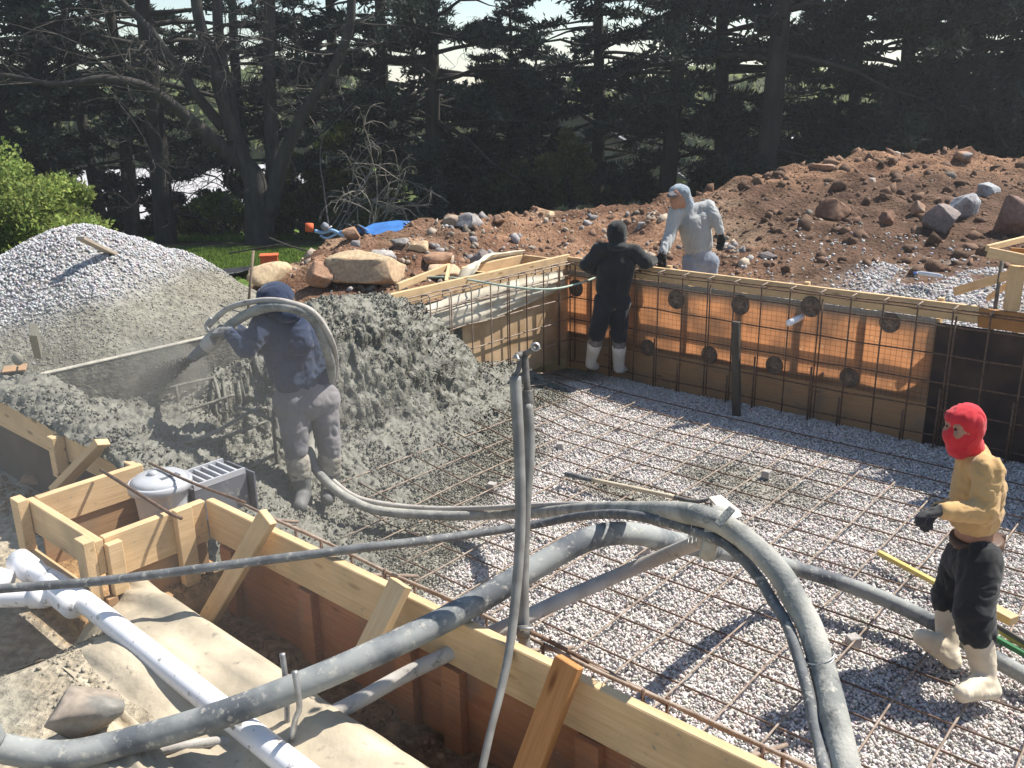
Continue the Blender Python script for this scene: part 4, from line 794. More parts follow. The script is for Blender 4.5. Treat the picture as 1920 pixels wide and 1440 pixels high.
# ------------------------------------------------------------------ rocks
def rock(name,c,size,label,cat='boulder',col=(.36,.31,.25),seed=0,flat=.7,rotz=0,cuts=16,group=None,col2=None):
    r=np.random.default_rng(seed+100); V,F=ico(4); V=np.sign(V)*np.abs(V)**.62; V=V@np.array(Matrix.Rotation(r.uniform(-.35,.35),3,'X'))@np.array(Matrix.Rotation(r.uniform(-.3,.3),3,'Y'))
    for q in range(cuts):
        nrm=r.normal(size=3); nrm/=np.linalg.norm(nrm); d=r.uniform(.55,.95); s=V@nrm; over=s>d; V[over]-=nrm*(s[over]-d)[:,None]*.96
    V*=1+.03*fbm(V[:,0]*3,V[:,1]*3,V[:,2]*3,s=seed)[:,None]+.02*fbm(V[:,0]*11,V[:,1]*11,V[:,2]*11,s=seed)[:,None]
    V=V*np.array(size)[None]*np.array([1,1,flat])
    ca_,sa=math.cos(rotz),math.sin(rotz); V=V@np.array([[ca_,sa,0],[-sa,ca_,0],[0,0,1]])
    nn=fbm(V[:,0]*4,V[:,1]*4,V[:,2]*4,s=seed+3); cc=np.array(col)[None]*np.ones((len(V),1)); 
    if col2 is not None: t=sst((nn+.1)*3)[:,None]; cc=cc*(1-t)+np.array(col2)*t
    cc=cc*(1+.25*nn)[:,None]
    o=mesh_np(name,V,F,cols=cc,smooth=False,mat=M['rock']); o.location=Vector(np.array(c,float).tolist()); tag(o,label,cat,group); return o
def rock_px(x,y,wpx,hpx,zg,lab,**k):
    """x,y = centre pixel; zg = approx height of the centre"""
    if x>400 and y<560:
        g=ghit(x,y+hpx*.38,9.0); k.setdefault('depth',.8); p=PY(x,y,g[1]+.05)
    else: p=PZ(x,y,zg)
    d=(p-CAMP)@np.array([0,math.cos(PITCH),-math.sin(PITCH)]); s=d/FPX
    hx=wpx*s/2/.84; hzv=hpx*s/2/.84; dp=k.pop('depth',.8)
    return rock('rock',p,(hx,hx*dp,hzv),lab,flat=1.0,**k)
tan=(.50,.38,.24);gr=(.27,.25,.24);br=(.32,.19,.12)
G='rocks on the dirt berm'
for i,(x,y,w_,h_,z,lab,c1,c2) in enumerate([
 (700,505,150,62,.78,'broad flat tan slab lying behind the concrete heap',tan,(.38,.27,.17)),
 (505,520,85,44,.62,'tan block standing near the leaning rod',tan,(.42,.32,.2)),
 (598,520,62,50,.65,'gray-brown rock left of the flat tan slab',(.3,.26,.22),br),
 (640,487,22,16,.9,'small pale white rock on the berm',(.6,.56,.5),(.45,.4,.36)),
 (722,483,52,30,.95,'gray rock upper right of the flat tan slab',gr,(.36,.33,.3)),
 (785,462,46,24,1.0,'tan wedge rock right above the slab',tan,br),
 (822,486,72,34,.95,'tilted brown slab behind the triangular frame',(.4,.31,.22),br),
 (832,512,84,26,.85,'tan slab nearest the left wall boards',tan,(.42,.3,.2)),
 (897,492,44,44,.9,'dark gray upright rock beside the draped cloth',(.2,.17,.16),(.26,.2,.18)),
 (882,417,58,34,1.18,'big gray boulder on top of the berm',gr,(.33,.31,.3)),
 (848,415,34,26,1.15,'brown rock just left of the big gray boulder',(.3,.24,.18),br),
 (935,412,30,16,1.2,'small brown rock right of the big gray boulder',br,(.24,.15,.1)),
 (1032,403,20,12,1.25,'pale little rock on the berm crest',(.5,.42,.33),tan),
 (660,440,40,22,1.0,'brown rock on the berm below the blue bicycle',br,(.36,.28,.2)),
 (750,455,34,18,1.0,'gray flat stone on the berm below the blue lounger',(.3,.28,.26),tan),
 (1848,356,44,30,1.35,'light gray faceted boulder high on the big mound',(.36,.37,.38),(.22,.21,.22)),
 (1765,412,72,58,1.05,'large smooth gray boulder in the big mound face',(.20,.17,.16),(.25,.2,.18)),
 (1808,385,56,52,1.15,'pale blue-gray boulder beside the large smooth one',(.38,.39,.40),(.22,.21,.22)),
 (1722,392,36,36,1.1,'narrow tan rock left of the large smooth boulder',(.34,.26,.2),br),
 (1905,410,80,76,1.1,'big brown boulder at the right edge of the mound',(.24,.15,.12),(.17,.1,.08)),
 (1805,291,44,18,2.05,'gray rock on the mound crest at the far right',(.3,.28,.27),br),
 (1545,313,44,14,1.85,'brown rock on the mound crest',(.3,.2,.15),br),
 (1440,480,32,16,.75,'small dark rock in the gravel behind the far wall',(.2,.17,.16),br),
 (1665,410,30,30,1.0,'brown clod rock in the mound face',(.22,.12,.08),br),
 (1560,395,60,40,1.1,'broad brown soil lump in the middle of the mound',(.17,.09,.06),br)]):
    rock_px(x,y,w_,h_,z,lab,seed=i,col=c1,col2=c2,group=G,rotz=i*1.3)
rock_px(160,1332,128,84,1.10,'gray-brown broken rock on the sand at the lower left',seed=71,col=(.30,.25,.20),col2=(.2,.19,.17),depth=.75,rotz=.5)
rock_px(70,893,50,26,.80,'brown dirt lump in the trench at the left',seed=72,col=(.3,.19,.12),col2=(.36,.3,.22))
rock_px(98,900,24,16,.79,'small brown clod beside the larger lump in the left trench',seed=73,col=(.3,.19,.12),col2=(.36,.3,.22))
for i,(x,y,lab) in enumerate([(1157,803,'little gray spacer block under the far edge of the rebar mat'),(1437,888,'little gray spacer block under the mat right of the shovel'),(1600,1202,'pale concrete spacer block on the gravel left of the yellow shirted man'),(922,912,'small spacer block left of the standpipe'),(1208,1030,'pale spacer block on the gravel below the hose arch'),(1050,835,'little spacer block near the middle of the mat')]):
    p=PZ(x,y,.04); k=.045 if i!=2 else .05
    bm=bmesh.new(); bmesh.ops.create_cube(bm,size=1)
    for v in bm.verts: v.co=Vector((v.co.x*k*(1.6 if v.co.z<0 else 1.35),v.co.y*k*1.4,v.co.z*k*1.3))+Vector((random.uniform(-1,1),random.uniform(-1,1),random.uniform(-1,1)))*.004
    bmesh.ops.bevel(bm,geom=bm.edges[:],offset=.004,segments=1,affect='EDGES')
    o=from_bm('spacer_block',bm,mat('spacer_concrete_%s'%'abcdef'[i],(.40,.37,.34),(.3,.28,.26),scale=30,bump=.5) if i in(0,) else bpy.data.materials['spacer_concrete_a'],M=Matrix.Translation(Vector(p.tolist()))@Matrix.Rotation(i*.9,4,'Z')); tag(o,lab,'spacer block','concrete spacers under the rebar mat')
# ------------------------------------------------------------------ tools, boards on the floor
sv=thing('square_shovel','square-mouth shovel with wooden handle lying on the rebar mat','shovel',PZ(1220,925,.12))
g0=PZ(1060,889,.12);g1=PZ(1110,899,.12);g2=PZ(1265,932,.13);g3=PZ(1325,939,.14)
tube('grip',[g0,g1],.021,M['hose_dark'],sv,straight=True,sides=12); tube('handle',[g1,(g1+g2)/2,g2],.017,mat('shovel_handle_wood',(.52,.45,.33),(.4,.33,.23),scale=6,stretch=(1,1,1)),sv,sides=12)
tube('socket',[g2,PZ(1300,940,.13),PZ(1322,938,.16),PZ(1335,930,.19)],[.019,.018,.014,.01],M['iron'],sv,sides=10)
b1=PZ(1330,932,.22);b2=PZ(1345,950,.2);b3=PZ(1392,968,.12);b4=PZ(1362,935,.14)
def slab(name,P,th,m_,parent):
    P=np.array(P); n_=np.cross(P[1]-P[0],P[2]-P[1]); n_/=np.linalg.norm(n_); k=len(P); bm=bmesh.new(); v1=[bm.verts.new(p.tolist()) for p in P]; v2=[bm.verts.new((p-n_*th).tolist()) for p in P]
    bm.faces.new(v1); bm.faces.new(v2[::-1])
    for i in range(k): bm.faces.new((v1[i],v2[i],v2[(i+1)%k],v1[(i+1)%k]))
    bmesh.ops.recalc_face_normals(bm,faces=bm.faces[:])
    c_=P.mean(0); 
    for v in bm.verts: v.co-=Vector(c_.tolist())
    return from_bm(name,bm,m_,parent,M=Matrix.Translation(Vector(c_.tolist())))
slab('blade',[PZ(1328,934,.24),PZ(1350,930,.22),PZ(1385,958,.15),PZ(1390,970,.13),PZ(1378,974,.13),PZ(1350,958,.18)],.012,mat('pale_worn_blade',(.62,.60,.5),(.45,.42,.35),scale=12,rough=.5),sv)
slab('blade_edge',[PZ(1332,942,.20),PZ(1350,960,.16),PZ(1378,976,.11),PZ(1376,990,.06),PZ(1340,968,.08)],.006,M['iron'],sv)
ym=mat('yellow_painted_wood',(.62,.48,.17),(.5,.37,.12),scale=12,bump=.2)
def fb(name,x0,y0,x1,y1,z,wd,th,m_,lab,cat):
    o=board(name,PZ(x0,y0,z),PZ(x1,y1,z),th,wd,m_); tag(o,lab,cat)
fb('wood_strip',1648,1036,1790,1112,.10,.035,.03,ym,'slim yellowish board on the mat behind the yellow shirted man','board')
fb('spirit_level',1850,1166,1960,1232,.11,.03,.04,mat('yellow_level',(.6,.55,.16),(.5,.45,.1)),'yellow straightedge behind the man\'s boots','straightedge')
fb('green_strip',1866,1196,1960,1248,.09,.03,.03,mat('green_strip',(.06,.20,.09),(.04,.15,.06)),'green plastic strip behind the man\'s boots','strip')
fb('dark_strip',1846,1160,1960,1228,.13,.014,.03,M['iron'],'dark metal strip beside the yellow straightedge','strip')
fb('wood_block',1838,1130,1902,1164,.14,.075,.05,M['wood'],'short lumber offcut lying right of the man\'s knees','lumber offcut')
# left side bits
o=board('wood_plank',PZ(150,446,1.83),PZ(245,492,1.48),.03,.09,mat('old_plank',(.42,.35,.27),(.3,.25,.2),scale=6,stretch=(1,12,12))); tag(o,'weathered plank lying on the crest of the crushed stone pile','plank')
o=board('wood_stake',PZ(62,618,1.55),PZ(72,662,1.2),.05,.09,M['wood_gray'],up=(1,0,0)); tag(o,'slurry-coated stake stub at the foot of the stone pile','stake')
mk=thing('trowel','small round-headed tool stuck upright in the concrete at the left corner','tool',PZ(30,698,1.32))
tube('shaft',[PZ(31,698,1.32),PZ(33,688,1.37)],.006,M['iron'],mk,straight=True)
V,F=ico(3); mesh_np('round_head',V*np.array([.035,.03,.045]),F,smooth=True,mat=M['wood_gray'],parent=None).name; hd_=bpy.context.scene.collection.objects[-1]; hd_.location=Vector(PZ(33,673,1.42).tolist()); attach(hd_,mk)
o=board('plywood_scrap',PZ(5,693,1.325),PZ(50,688,1.325),.012,.16,M['plyt']); tag(o,'small pale plywood scrap under the round-headed tool','plywood')
o=tube('leaning_rod',[PZ(462,612,.8),PD(475,470,9.2)],.014,mat('rusty_rod_light',(.25,.19,.13),(.16,.12,.09),rough=.8),straight=True,sides=8); tag(o,'tall rusty rod standing behind the sprayer','rod')
bt=thing('water_bottle','clear plastic water bottle lying on the gravel behind the far wall','bottle',PZ(1745,514,.95))
bm_=mat('clear_bottle',(.5,.53,.58),(.4,.43,.5),rough=.1,spec=.8); tube('bottle_body',[PZ(1718,512,1.0),PZ(1726,512,1.0),PZ(1755,516,1.0),PZ(1766,518,1.0)],[.010,.024,.024,.02],bm_,bt,sides=14); tube('cap',[PZ(1713,511.5,1.0),PZ(1718,512,1.0)],.014,mat('blue_cap',(.1,.2,.6)),bt,straight=True)
# black silt fence slumped on the grass, with pale sticks
sheet('silt_fence',[[PZ(318,520,.45),PZ(345,512,.46),PZ(400,522,.42),PZ(470,510,.42)],[PZ(325,508,.62),PZ(350,506,.6),PZ(400,514,.52),PZ(470,505,.5)],[PZ(330,505,.4),PZ(360,500,.4),PZ(410,508,.4),PZ(475,500,.4)]],6,.05,M['blacktarp'],'black silt fence sheeting slumped on the grass behind the stone pile','sheeting',31)
for i,(a_,b_,lab) in enumerate([((318,522),(345,505),'pale stick leaning at the left of the black sheeting'),((335,528),(400,534),'pale stick on the ground before the black sheeting'),((326,514),(336,540),'short pale stick between the stone pile and the sheeting')]):
    o=tube('stick',[PZ(*a_,.5),PZ((a_[0]+b_[0])/2,(a_[1]+b_[1])/2-3,.52),PZ(*b_,.5)],.012,mat('pale_stick_%s'%'abc'[i],(.5,.45,.38),(.35,.3,.25)),sides=6); tag(o,lab,'stick')
# ------------------------------------------------------------------ people
DEP=None
def caps_mesh(name,caps,mat_,parent=None,voxel=.014,smooth=4,disp=0,dscale=7,dstretch=(1,1,.45),seed=0,ell=()):
    """caps: (p0,p1,r0,r1) tapered capsules fused into one surface. ell: (centre,(rx,ry,rz),rot3x3 or None)"""
    Vs=[];Fs=[];o=0
    def add(V,F):
        nonlocal o; Vs.append(V);Fs.append(F+o);o+=len(V)
    V0,F0=ico(3)
    for (p,q,r0,r1) in caps:
        p=np.array(p,float);q=np.array(q,float); L=np.linalg.norm(q-p); n=max(2,int(L/(.35*min(r0,r1)+.004))); n=min(n,40)
        for t in np.linspace(0,1,n+1): add(V0*(r0*(1-t)+r1*t)+p*(1-t)+q*t,F0)
    for e in ell:
        c_,r_=e[0],e[1]; V=V0*np.array(r_); 
        if len(e)>2 and e[2] is not None: V=V@np.array(e[2]).T
        add(V+np.array(c_),F0)
    tmp=mesh_np('tmp',np.concatenate(Vs),np.concatenate(Fs))
    md=tmp.modifiers.new('r','REMESH'); md.mode='VOXEL'; md.voxel_size=voxel
    if smooth: ms=tmp.modifiers.new('s','SMOOTH'); ms.factor=.6; ms.iterations=smooth
    dg=bpy.context.evaluated_depsgraph_get(); ev=tmp.evaluated_get(dg); me=bpy.data.meshes.new_from_object(ev)
    bpy.data.objects.remove(tmp,do_unlink=True)
    n=len(me.vertices); co=np.empty(n*3,dtype=np.float32); me.vertices.foreach_get('co',co); co=co.reshape(-1,3)
    if disp:
        no=np.empty(n*3,dtype=np.float32); me.vertices.foreach_get('normal',no); no=no.reshape(-1,3)
        u=co*dscale; 
        ws=fbm(u[:,0]*dstretch[0],u[:,1]*dstretch[1],u[:,2]*dstretch[2],o=2,s=seed)*1.5
        D=1-np.abs(fbm(u[:,0]*dstretch[0]+ws,u[:,1]*dstretch[1]+ws,u[:,2]*dstretch[2]*1.0,o=3,s=seed+5))*2
        co=co+no*(D*disp)[:,None]
    org=np.array([co[:,0].mean(),co[:,1].mean(),co[:,2].min()]); me.vertices.foreach_set('co',(co-org).astype(np.float32).ravel()); me.polygons.foreach_set('use_smooth',np.ones(len(me.polygons),dtype=bool)); me.update()
    me.name=name; ob=bpy.data.objects.new(name,me); C.objects.link(ob); me.materials.clear(); me.materials.append(mat_); ob.location=Vector(org.tolist())
    if parent: attach(ob,parent)
    return ob
def cloth(name,c1,c2,rough=.9,bs=220,sheen=.15,scale=5): return mat(name,c1,c2,scale=scale,rough=rough,bump=.25,bscale=bs,sheen=sheen,coord='Object')
skin=mat('skin',(.38,.21,.14),(.30,.16,.10),scale=10,rough=.5)
hair=mat('hair_dark',(.02,.016,.013),(.01,.008,.007),scale=60,rough=.7)
def hand_caps(wr,dirv,side,s=1.0,curl=.5,spread=1):
    """wr wrist, dirv hand direction, side = palm normal-ish; returns capsules of palm + 5 fingers"""
    d=np.array(dirv,float);d/=np.linalg.norm(d); n=np.array(side,float); n-=d*(n@d); n/=np.linalg.norm(n); u=np.cross(d,n)
    wr=np.array(wr,float); caps=[(wr,wr+d*.045*s,.027*s,.030*s)]
    for k,off in enumerate((-.030,-.010,.010,.030)): caps.append((wr+d*.02*s+u*off*.6*s,wr+d*.085*s+u*off*s,.018*s,.0135*s))
    L=[.068,.078,.074,.056]
    for k,off in enumerate((-.030,-.010,.010,.030)):
        b=wr+d*.088*s+u*off*s; a1=curl*.6; a2=curl*1.3+.15*k*.3
        m_=b+(d*math.cos(a1)+n*math.sin(a1)+u*off*spread*2)*L[k]*.5*s; e=m_+(d*math.cos(a2)+n*math.sin(a2))*L[k]*.5*s
        caps+=[(b,m_,.0125*s,.0115*s),(m_,e,.0115*s,.0098*s)]
    tb=wr+d*.025*s-u*.030*s; t1=tb+(d*.6-u*.6+n*.35)*.045*s; t2=t1+(d*.85+n*.5-u*.05)*.036*s
    caps+=[(tb,t1,.0165*s,.0135*s),(t1,t2,.0135*s,.011*s)]
    return caps
def pj(x,y,d): return PY(x,y,6.20+(d-6.72))
def lerp(a,b,t): return np.array(a)*(1-t)+np.array(b)*t
# ---- sprayer in navy hoodie
D=6.72
J=dict(head=pj(517,563,6.63),neck=pj(528,592,6.7),shL=pj(492,612,6.58),shR=pj(585,622,6.85),chest=pj(538,635,6.72),waist=pj(560,705,6.74),pelvis=pj(573,750,6.76),
 elL=pj(462,652,6.42),wrL=pj(430,622,6.47),elR=pj(520,660,6.98),wrR=pj(428,612,6.66),hipL=pj(548,755,6.68),hipR=pj(602,748,6.83),knL=pj(556,850,6.62),knR=pj(618,845,6.78),anL=pj(568,925,6.6),anR=pj(617,912,6.78),toeL=pj(560,948,6.35),toeR=pj(612,935,6.5))
J=dict(J); 
body=caps_mesh('person',[(J['head'],J['neck'],.085,.06),(J['neck'],J['chest'],.06,.12),(J['shL'],J['shR'],.06,.06),(J['chest'],J['waist'],.14,.12),(J['waist'],J['pelvis'],.12,.13),(J['shL'],J['elL'],.045,.036),(J['elL'],J['wrL'],.036,.026),(J['shR'],J['elR'],.045,.036),(J['elR'],J['wrR'],.036,.026),(J['hipL'],J['knL'],.075,.05),(J['hipR'],J['knR'],.075,.05),(J['knL'],J['anL'],.05,.035),(J['knR'],J['anR'],.05,.035)],skin,voxel=.02)
tag(body,'person in navy hoodie and gray trousers spraying concrete from a hose over the shoulder','person')
navy=cloth('navy_fleece',(.022,.036,.078),(.014,.023,.052))
hem0=pj(518,728,6.62); hem1=pj(612,712,6.86)
caps_mesh('hoodie',[(J['neck'],J['chest'],.085,.14),(J['shL'],J['shR'],.085,.085),(J['chest'],J['waist'],.155,.15),(lerp(J['chest'],J['shR'],.5),pj(588,695,6.84),.12,.125),(lerp(J['chest'],J['shL'],.5),pj(538,700,6.66),.115,.12),(pj(543,706,6.67),pj(586,698,6.82),.125,.128),(J['shL'],J['elL'],.085,.07),(J['elL'],lerp(J['elL'],J['wrL'],.85),.07,.05),(J['shR'],J['elR'],.085,.07),(J['elR'],lerp(J['elR'],J['wrR'],.85),.07,.05),(pj(545,600,6.72),pj(560,640,6.64),.11,.10)],navy,body,voxel=.010,disp=.010,dscale=10,dstretch=(1,1,.9),seed=3,smooth=3)
# hem band
caps_mesh('hood',[(pj(516,566,6.64),pj(530,590,6.69),.118,.10)],navy,body,voxel=.010,disp=.006,dscale=12,seed=8,smooth=2,ell=[(pj(516,556,6.66),(.125,.14,.10),None),(pj(540,588,6.63),(.09,.09,.06),None)])
gtr=cloth('dusty_gray_trousers',(.20,.185,.185),(.135,.13,.14),scale=4)
caps_mesh('trousers',[(J['waist'],J['pelvis'],.135,.155),(J['hipL'],J['hipR'],.14,.14),(J['hipL'],J['knL'],.122,.084),(J['hipR'],J['knR'],.122,.084),(J['knL'],lerp(J['knL'],J['anL'],.45),.082,.072),(J['knR'],lerp(J['knR'],J['anR'],.5),.082,.072)],gtr,body,voxel=.012,disp=.007,dscale=8,dstretch=(1,1,.9),seed=13,smooth=3)
wrapm=mat('tan_wrap',(.36,.33,.27),(.2,.18,.15),scale=18,rough=.9,bump=.5); bootg=mat('slurry_gray_boot',(.14,.14,.135),(.09,.09,.09),scale=8,rough=.6)
for s_ in 'LR':
    kn,an,to=J['kn'+s_],J['an'+s_],J['toe'+s_]
    caps_mesh('leg_wrap',[(lerp(kn,an,.22),lerp(kn,an,.5),.089,.084)],wrapm,body,voxel=.012,disp=.004,dscale=18,dstretch=(.4,.4,2),seed=2)
    caps_mesh('boot',[(lerp(kn,an,.5),lerp(kn,an,.8),.080,.068),(lerp(kn,an,.8),an,.068,.062),(an,lerp(an,to,.75)+np.array([0,0,-.03]),.062,.05)],bootg,body,voxel=.011,disp=.003)
gl=cloth('gray_work_glove',(.16,.165,.16),(.1,.1,.1))
for s_,sd in (('L',(0,.3,-1)),('R',(.2,-.6,-1))):
    el,wr=J['el'+s_],J['wr'+s_]; d_=np.array(wr)-np.array(el)
    tgt=np.array(pj(404,622,6.5 if s_=='L' else 6.6))-np.array(wr)
    caps_mesh('glove',[(lerp(el,wr,.75),wr,.042,.036)]+hand_caps(wr,tgt,sd,1.15,curl=1.1),gl,body,voxel=.006,smooth=2)
# ---- black hooded man leaning on the far wall, seen from behind
B_=9.38
def q(x,y,d=0): return PY(x,y,B_+d)
J=dict(head=q(1157,440),neck=q(1157,458),chest=q(1155,492,.02),waist=q(1148,535),pelvis=q(1148,562,-.02),shL=q(1124,468),shR=q(1188,471),elL=q(1099,497,.0),wrL=q(1124,512,.16),elR=q(1210,492,-.02),wrR=q(1226,488,.3),hipL=q(1134,566),hipR=q(1162,566),knL=q(1119,627,-.06),knR=q(1161,630,-.04),anL=q(1107,682,.12),anR=q(1160,690,.1),toeL=q(1116,687,.27),toeR=q(1169,693,.25))
blk=cloth('black_fleece',(.022,.023,.022),(.012,.013,.013)); 
body=caps_mesh('person',[(J['head'],J['neck'],.085,.06),(J['neck'],J['chest'],.06,.13),(J['shL'],J['shR'],.055,.055),(J['chest'],J['waist'],.14,.12),(J['waist'],J['pelvis'],.12,.13),(J['shL'],J['elL'],.045,.036),(J['elL'],J['wrL'],.036,.026),(J['shR'],J['elR'],.045,.036),(J['elR'],J['wrR'],.036,.026),(J['hipL'],J['knL'],.07,.05),(J['hipR'],J['knR'],.07,.05),(J['knL'],J['anL'],.05,.035),(J['knR'],J['anR'],.05,.035)],skin,voxel=.02)
tag(body,'person in black hooded top and white boots leaning on the far wall, back turned','person')
caps_mesh('hooded_top',[(J['neck'],J['chest'],.075,.14),(J['shL'],J['shR'],.075,.075),(J['chest'],J['waist'],.145,.14),(q(1140,500),q(1137,540),.115,.11),(q(1170,500),q(1160,545),.115,.11),(J['shL'],J['elL'],.08,.07),(J['elL'],lerp(J['elL'],J['wrL'],.9),.068,.05),(J['shR'],J['elR'],.08,.072),(J['elR'],lerp(J['elR'],J['wrR'],.9),.07,.05)],blk,body,voxel=.013,disp=.007,dscale=9,seed=23,smooth=3)
caps_mesh('hood',[(q(1157,437),q(1157,456),.105,.09)],blk,body,voxel=.011,disp=.005,dscale=12,seed=4,smooth=2,ell=[(q(1156,462,-.04),(.12,.10,.05),None),(q(1157,430,.02),(.10,.115,.09),None)])
nvt=cloth('dark_navy_trousers',(.020,.021,.026),(.012,.013,.016))
caps_mesh('trousers',[(J['waist'],J['pelvis'],.125,.13),(J['hipL'],J['hipR'],.12,.12),(J['hipL'],J['knL'],.108,.088),(J['hipR'],J['knR'],.108,.088)],nvt,body,voxel=.013,disp=.006,dscale=8,seed=33,smooth=3)
gwrap=mat('silver_tape_wrap',(.2,.19,.18),(.12,.11,.11),scale=20,rough=.45,bump=.4); wb=mat('white_rubber_boot',(.66,.63,.58),(.5,.47,.42),scale=5,rough=.5,ramp=(.3,.6))
for s_ in 'LR':
    kn,an,to=J['kn'+s_],J['an'+s_],J['toe'+s_]
    caps_mesh('leg_wrap',[(lerp(kn,an,.02),lerp(kn,an,.33),.078,.074)],gwrap,body,voxel=.012,disp=.003,dscale=20)
    caps_mesh('boot',[(lerp(kn,an,.34),an,.078,.055),(an,to,.058,.047)],wb,body,voxel=.011,disp=.003,seed=6)
gb=cloth('black_work_glove',(.02,.02,.02),(.012,.012,.012))
caps_mesh('glove',[(lerp(J['elR'],J['wrR'],.8),J['wrR'],.04,.034)]+hand_caps(J['wrR'],[.6,.3,-.15],(0,0,-1),1.1,curl=.7),gb,body,voxel=.007,smooth=2)
caps_mesh('glove',[(lerp(J['elL'],J['wrL'],.8),J['wrL'],.04,.034)]+hand_caps(J['wrL'],[.8,.4,.1],(0,0,-1),1.1,curl=.9),gb,body,voxel=.007,smooth=2)
# ---- man in gray hoodie behind the wall
G0=10.0
def q(x,y,d=0): return PY(x,y,G0+d)
J=dict(head=q(1270,372,-.08),neck=q(1288,392),chest=q(1295,420),waist=q(1307,462),pelvis=q(1313,488),shL=q(1266,400,-.05),shR=q(1328,388,.05),elL=q(1256,442,-.12),wrL=q(1243,474,-.3),elR=q(1341,408,-.05),wrR=q(1351,438,-.1),hipL=q(1300,492),hipR=q(1327,492),knL=q(1293,545,-.1),knR=q(1330,545),anL=q(1290,608),anR=q(1332,608),toeL=q(1284,618,-.2),toeR=q(1330,618,-.2))
body=caps_mesh('person',[(J['neck'],J['chest'],.055,.12),(J['shL'],J['shR'],.055,.055),(J['chest'],J['waist'],.14,.12),(J['waist'],J['pelvis'],.12,.13),(J['shL'],J['elL'],.045,.036),(J['elL'],J['wrL'],.036,.026),(J['shR'],J['elR'],.045,.036),(J['elR'],J['wrR'],.036,.026),(J['hipL'],J['knL'],.07,.05),(J['hipR'],J['knR'],.07,.05),(J['knL'],J['anL'],.05,.035),(J['knR'],J['anR'],.05,.035),(J['head'],J['neck'],.075,.055),
   (q(1264,378,-.11),q(1266,386,-.10),.050,.042),(q(1259,376,-.17),q(1259,379,-.175),.012,.011),(q(1262,386,-.14),q(1264,388,-.12),.020,.018)],skin,voxel=.012,ell=[(q(1269,370,-.09),(.078,.095,.105),None)])
tag(body,'person in pale gray hoodie, cap and jeans bending over the far wall from outside','person')
gyh=cloth('pale_gray_fleece',(.40,.405,.395),(.27,.275,.27),scale=3); 
caps_mesh('hoodie',[(J['neck'],J['chest'],.08,.13),(J['shL'],J['shR'],.07,.07),(J['chest'],J['waist'],.145,.138),(J['waist'],q(1307,480),.135,.10),(q(1315,412),q(1318,458),.10,.11),(J['shL'],J['elL'],.078,.066),(J['elL'],lerp(J['elL'],J['wrL'],.92),.066,.052),(J['shR'],J['elR'],.078,.066),(J['elR'],lerp(J['elR'],J['wrR'],.9),.064,.045)],gyh,body,voxel=.012,disp=.006,dscale=9,seed=43,smooth=3)
hd2=cloth('blue_gray_hood',(.31,.35,.39),(.2,.24,.28))
caps_mesh('hood',[(q(1278,366,-.02),q(1288,388,-.0),.095,.085)],hd2,body,voxel=.010,disp=.006,dscale=13,seed=5,smooth=2,ell=[(q(1274,360,-.04),(.112,.125,.085),None)])
caps_mesh('cap_bill',[(q(1260,363,-.17),q(1253,366,-.24),.03,.02),(q(1266,366,-.22),q(1256,368,-.26),.022,.018)],mat('dark_cap',(.1,.1,.11)),body,voxel=.008)
jn=cloth('faded_jeans',(.30,.32,.36),(.17,.19,.23))
caps_mesh('jeans',[(J['waist'],J['pelvis'],.13,.14),(J['hipL'],J['hipR'],.125,.125),(J['hipL'],J['knL'],.115,.09),(J['hipR'],J['knR'],.115,.09),(J['knL'],J['anL'],.088,.07),(J['knR'],J['anR'],.088,.07)],jn,body,voxel=.013,disp=.006,dscale=8,seed=53)
for s_ in 'LR': caps_mesh('boot',[(lerp(J['kn'+s_],J['an'+s_],.75),J['an'+s_],.075,.065),(J['an'+s_],J['toe'+s_],.062,.05)],bootg,body,voxel=.012)
caps_mesh('glove',[(lerp(J['elL'],J['wrL'],.8),J['wrL'],.042,.036)]+hand_caps(J['wrL'],[-.1,-.25,-.9],(.3,1,0),1.15,curl=.4),gb,body,voxel=.007,smooth=2)
caps_mesh('glove',[(lerp(J['elR'],J['wrR'],.8),J['wrR'],.042,.036)]+hand_caps(J['wrR'],[.05,-.1,-.9],(-.6,-.6,0),1.15,curl=.5),gb,body,voxel=.007,smooth=2)
# ---- man in yellow shirt and red balaclava
Y0=4.22
def q(x,y,d=0): return PY(x,y,Y0+d)
J=dict(head=q(1806,800),neck=q(1822,850,.02),shN=q(1852,882,-.16),shF=q(1822,868,.18),chest=q(1836,915,.02),waist=q(1828,985,.02),pelvis=q(1824,1030,.02),elN=q(1846,962,-.24),wrN=q(1766,958,-.26),elF=q(1800,950,.22),wrF=q(1758,956,.08),
 hipN=q(1838,1054,-.08),hipF=q(1806,1052,.10),knN=q(1826,1150,-.2),knF=q(1782,1120,.12),anN=q(1848,1275,-.3),anF=q(1776,1215,-.02),toeN=q(1806,1300,-.42),toeF=q(1728,1195,-.02),heelN=q(1860,1295,-.33),heelF=q(1786,1240,-.06))
ydir=(J['toeN']-J['heelN'])
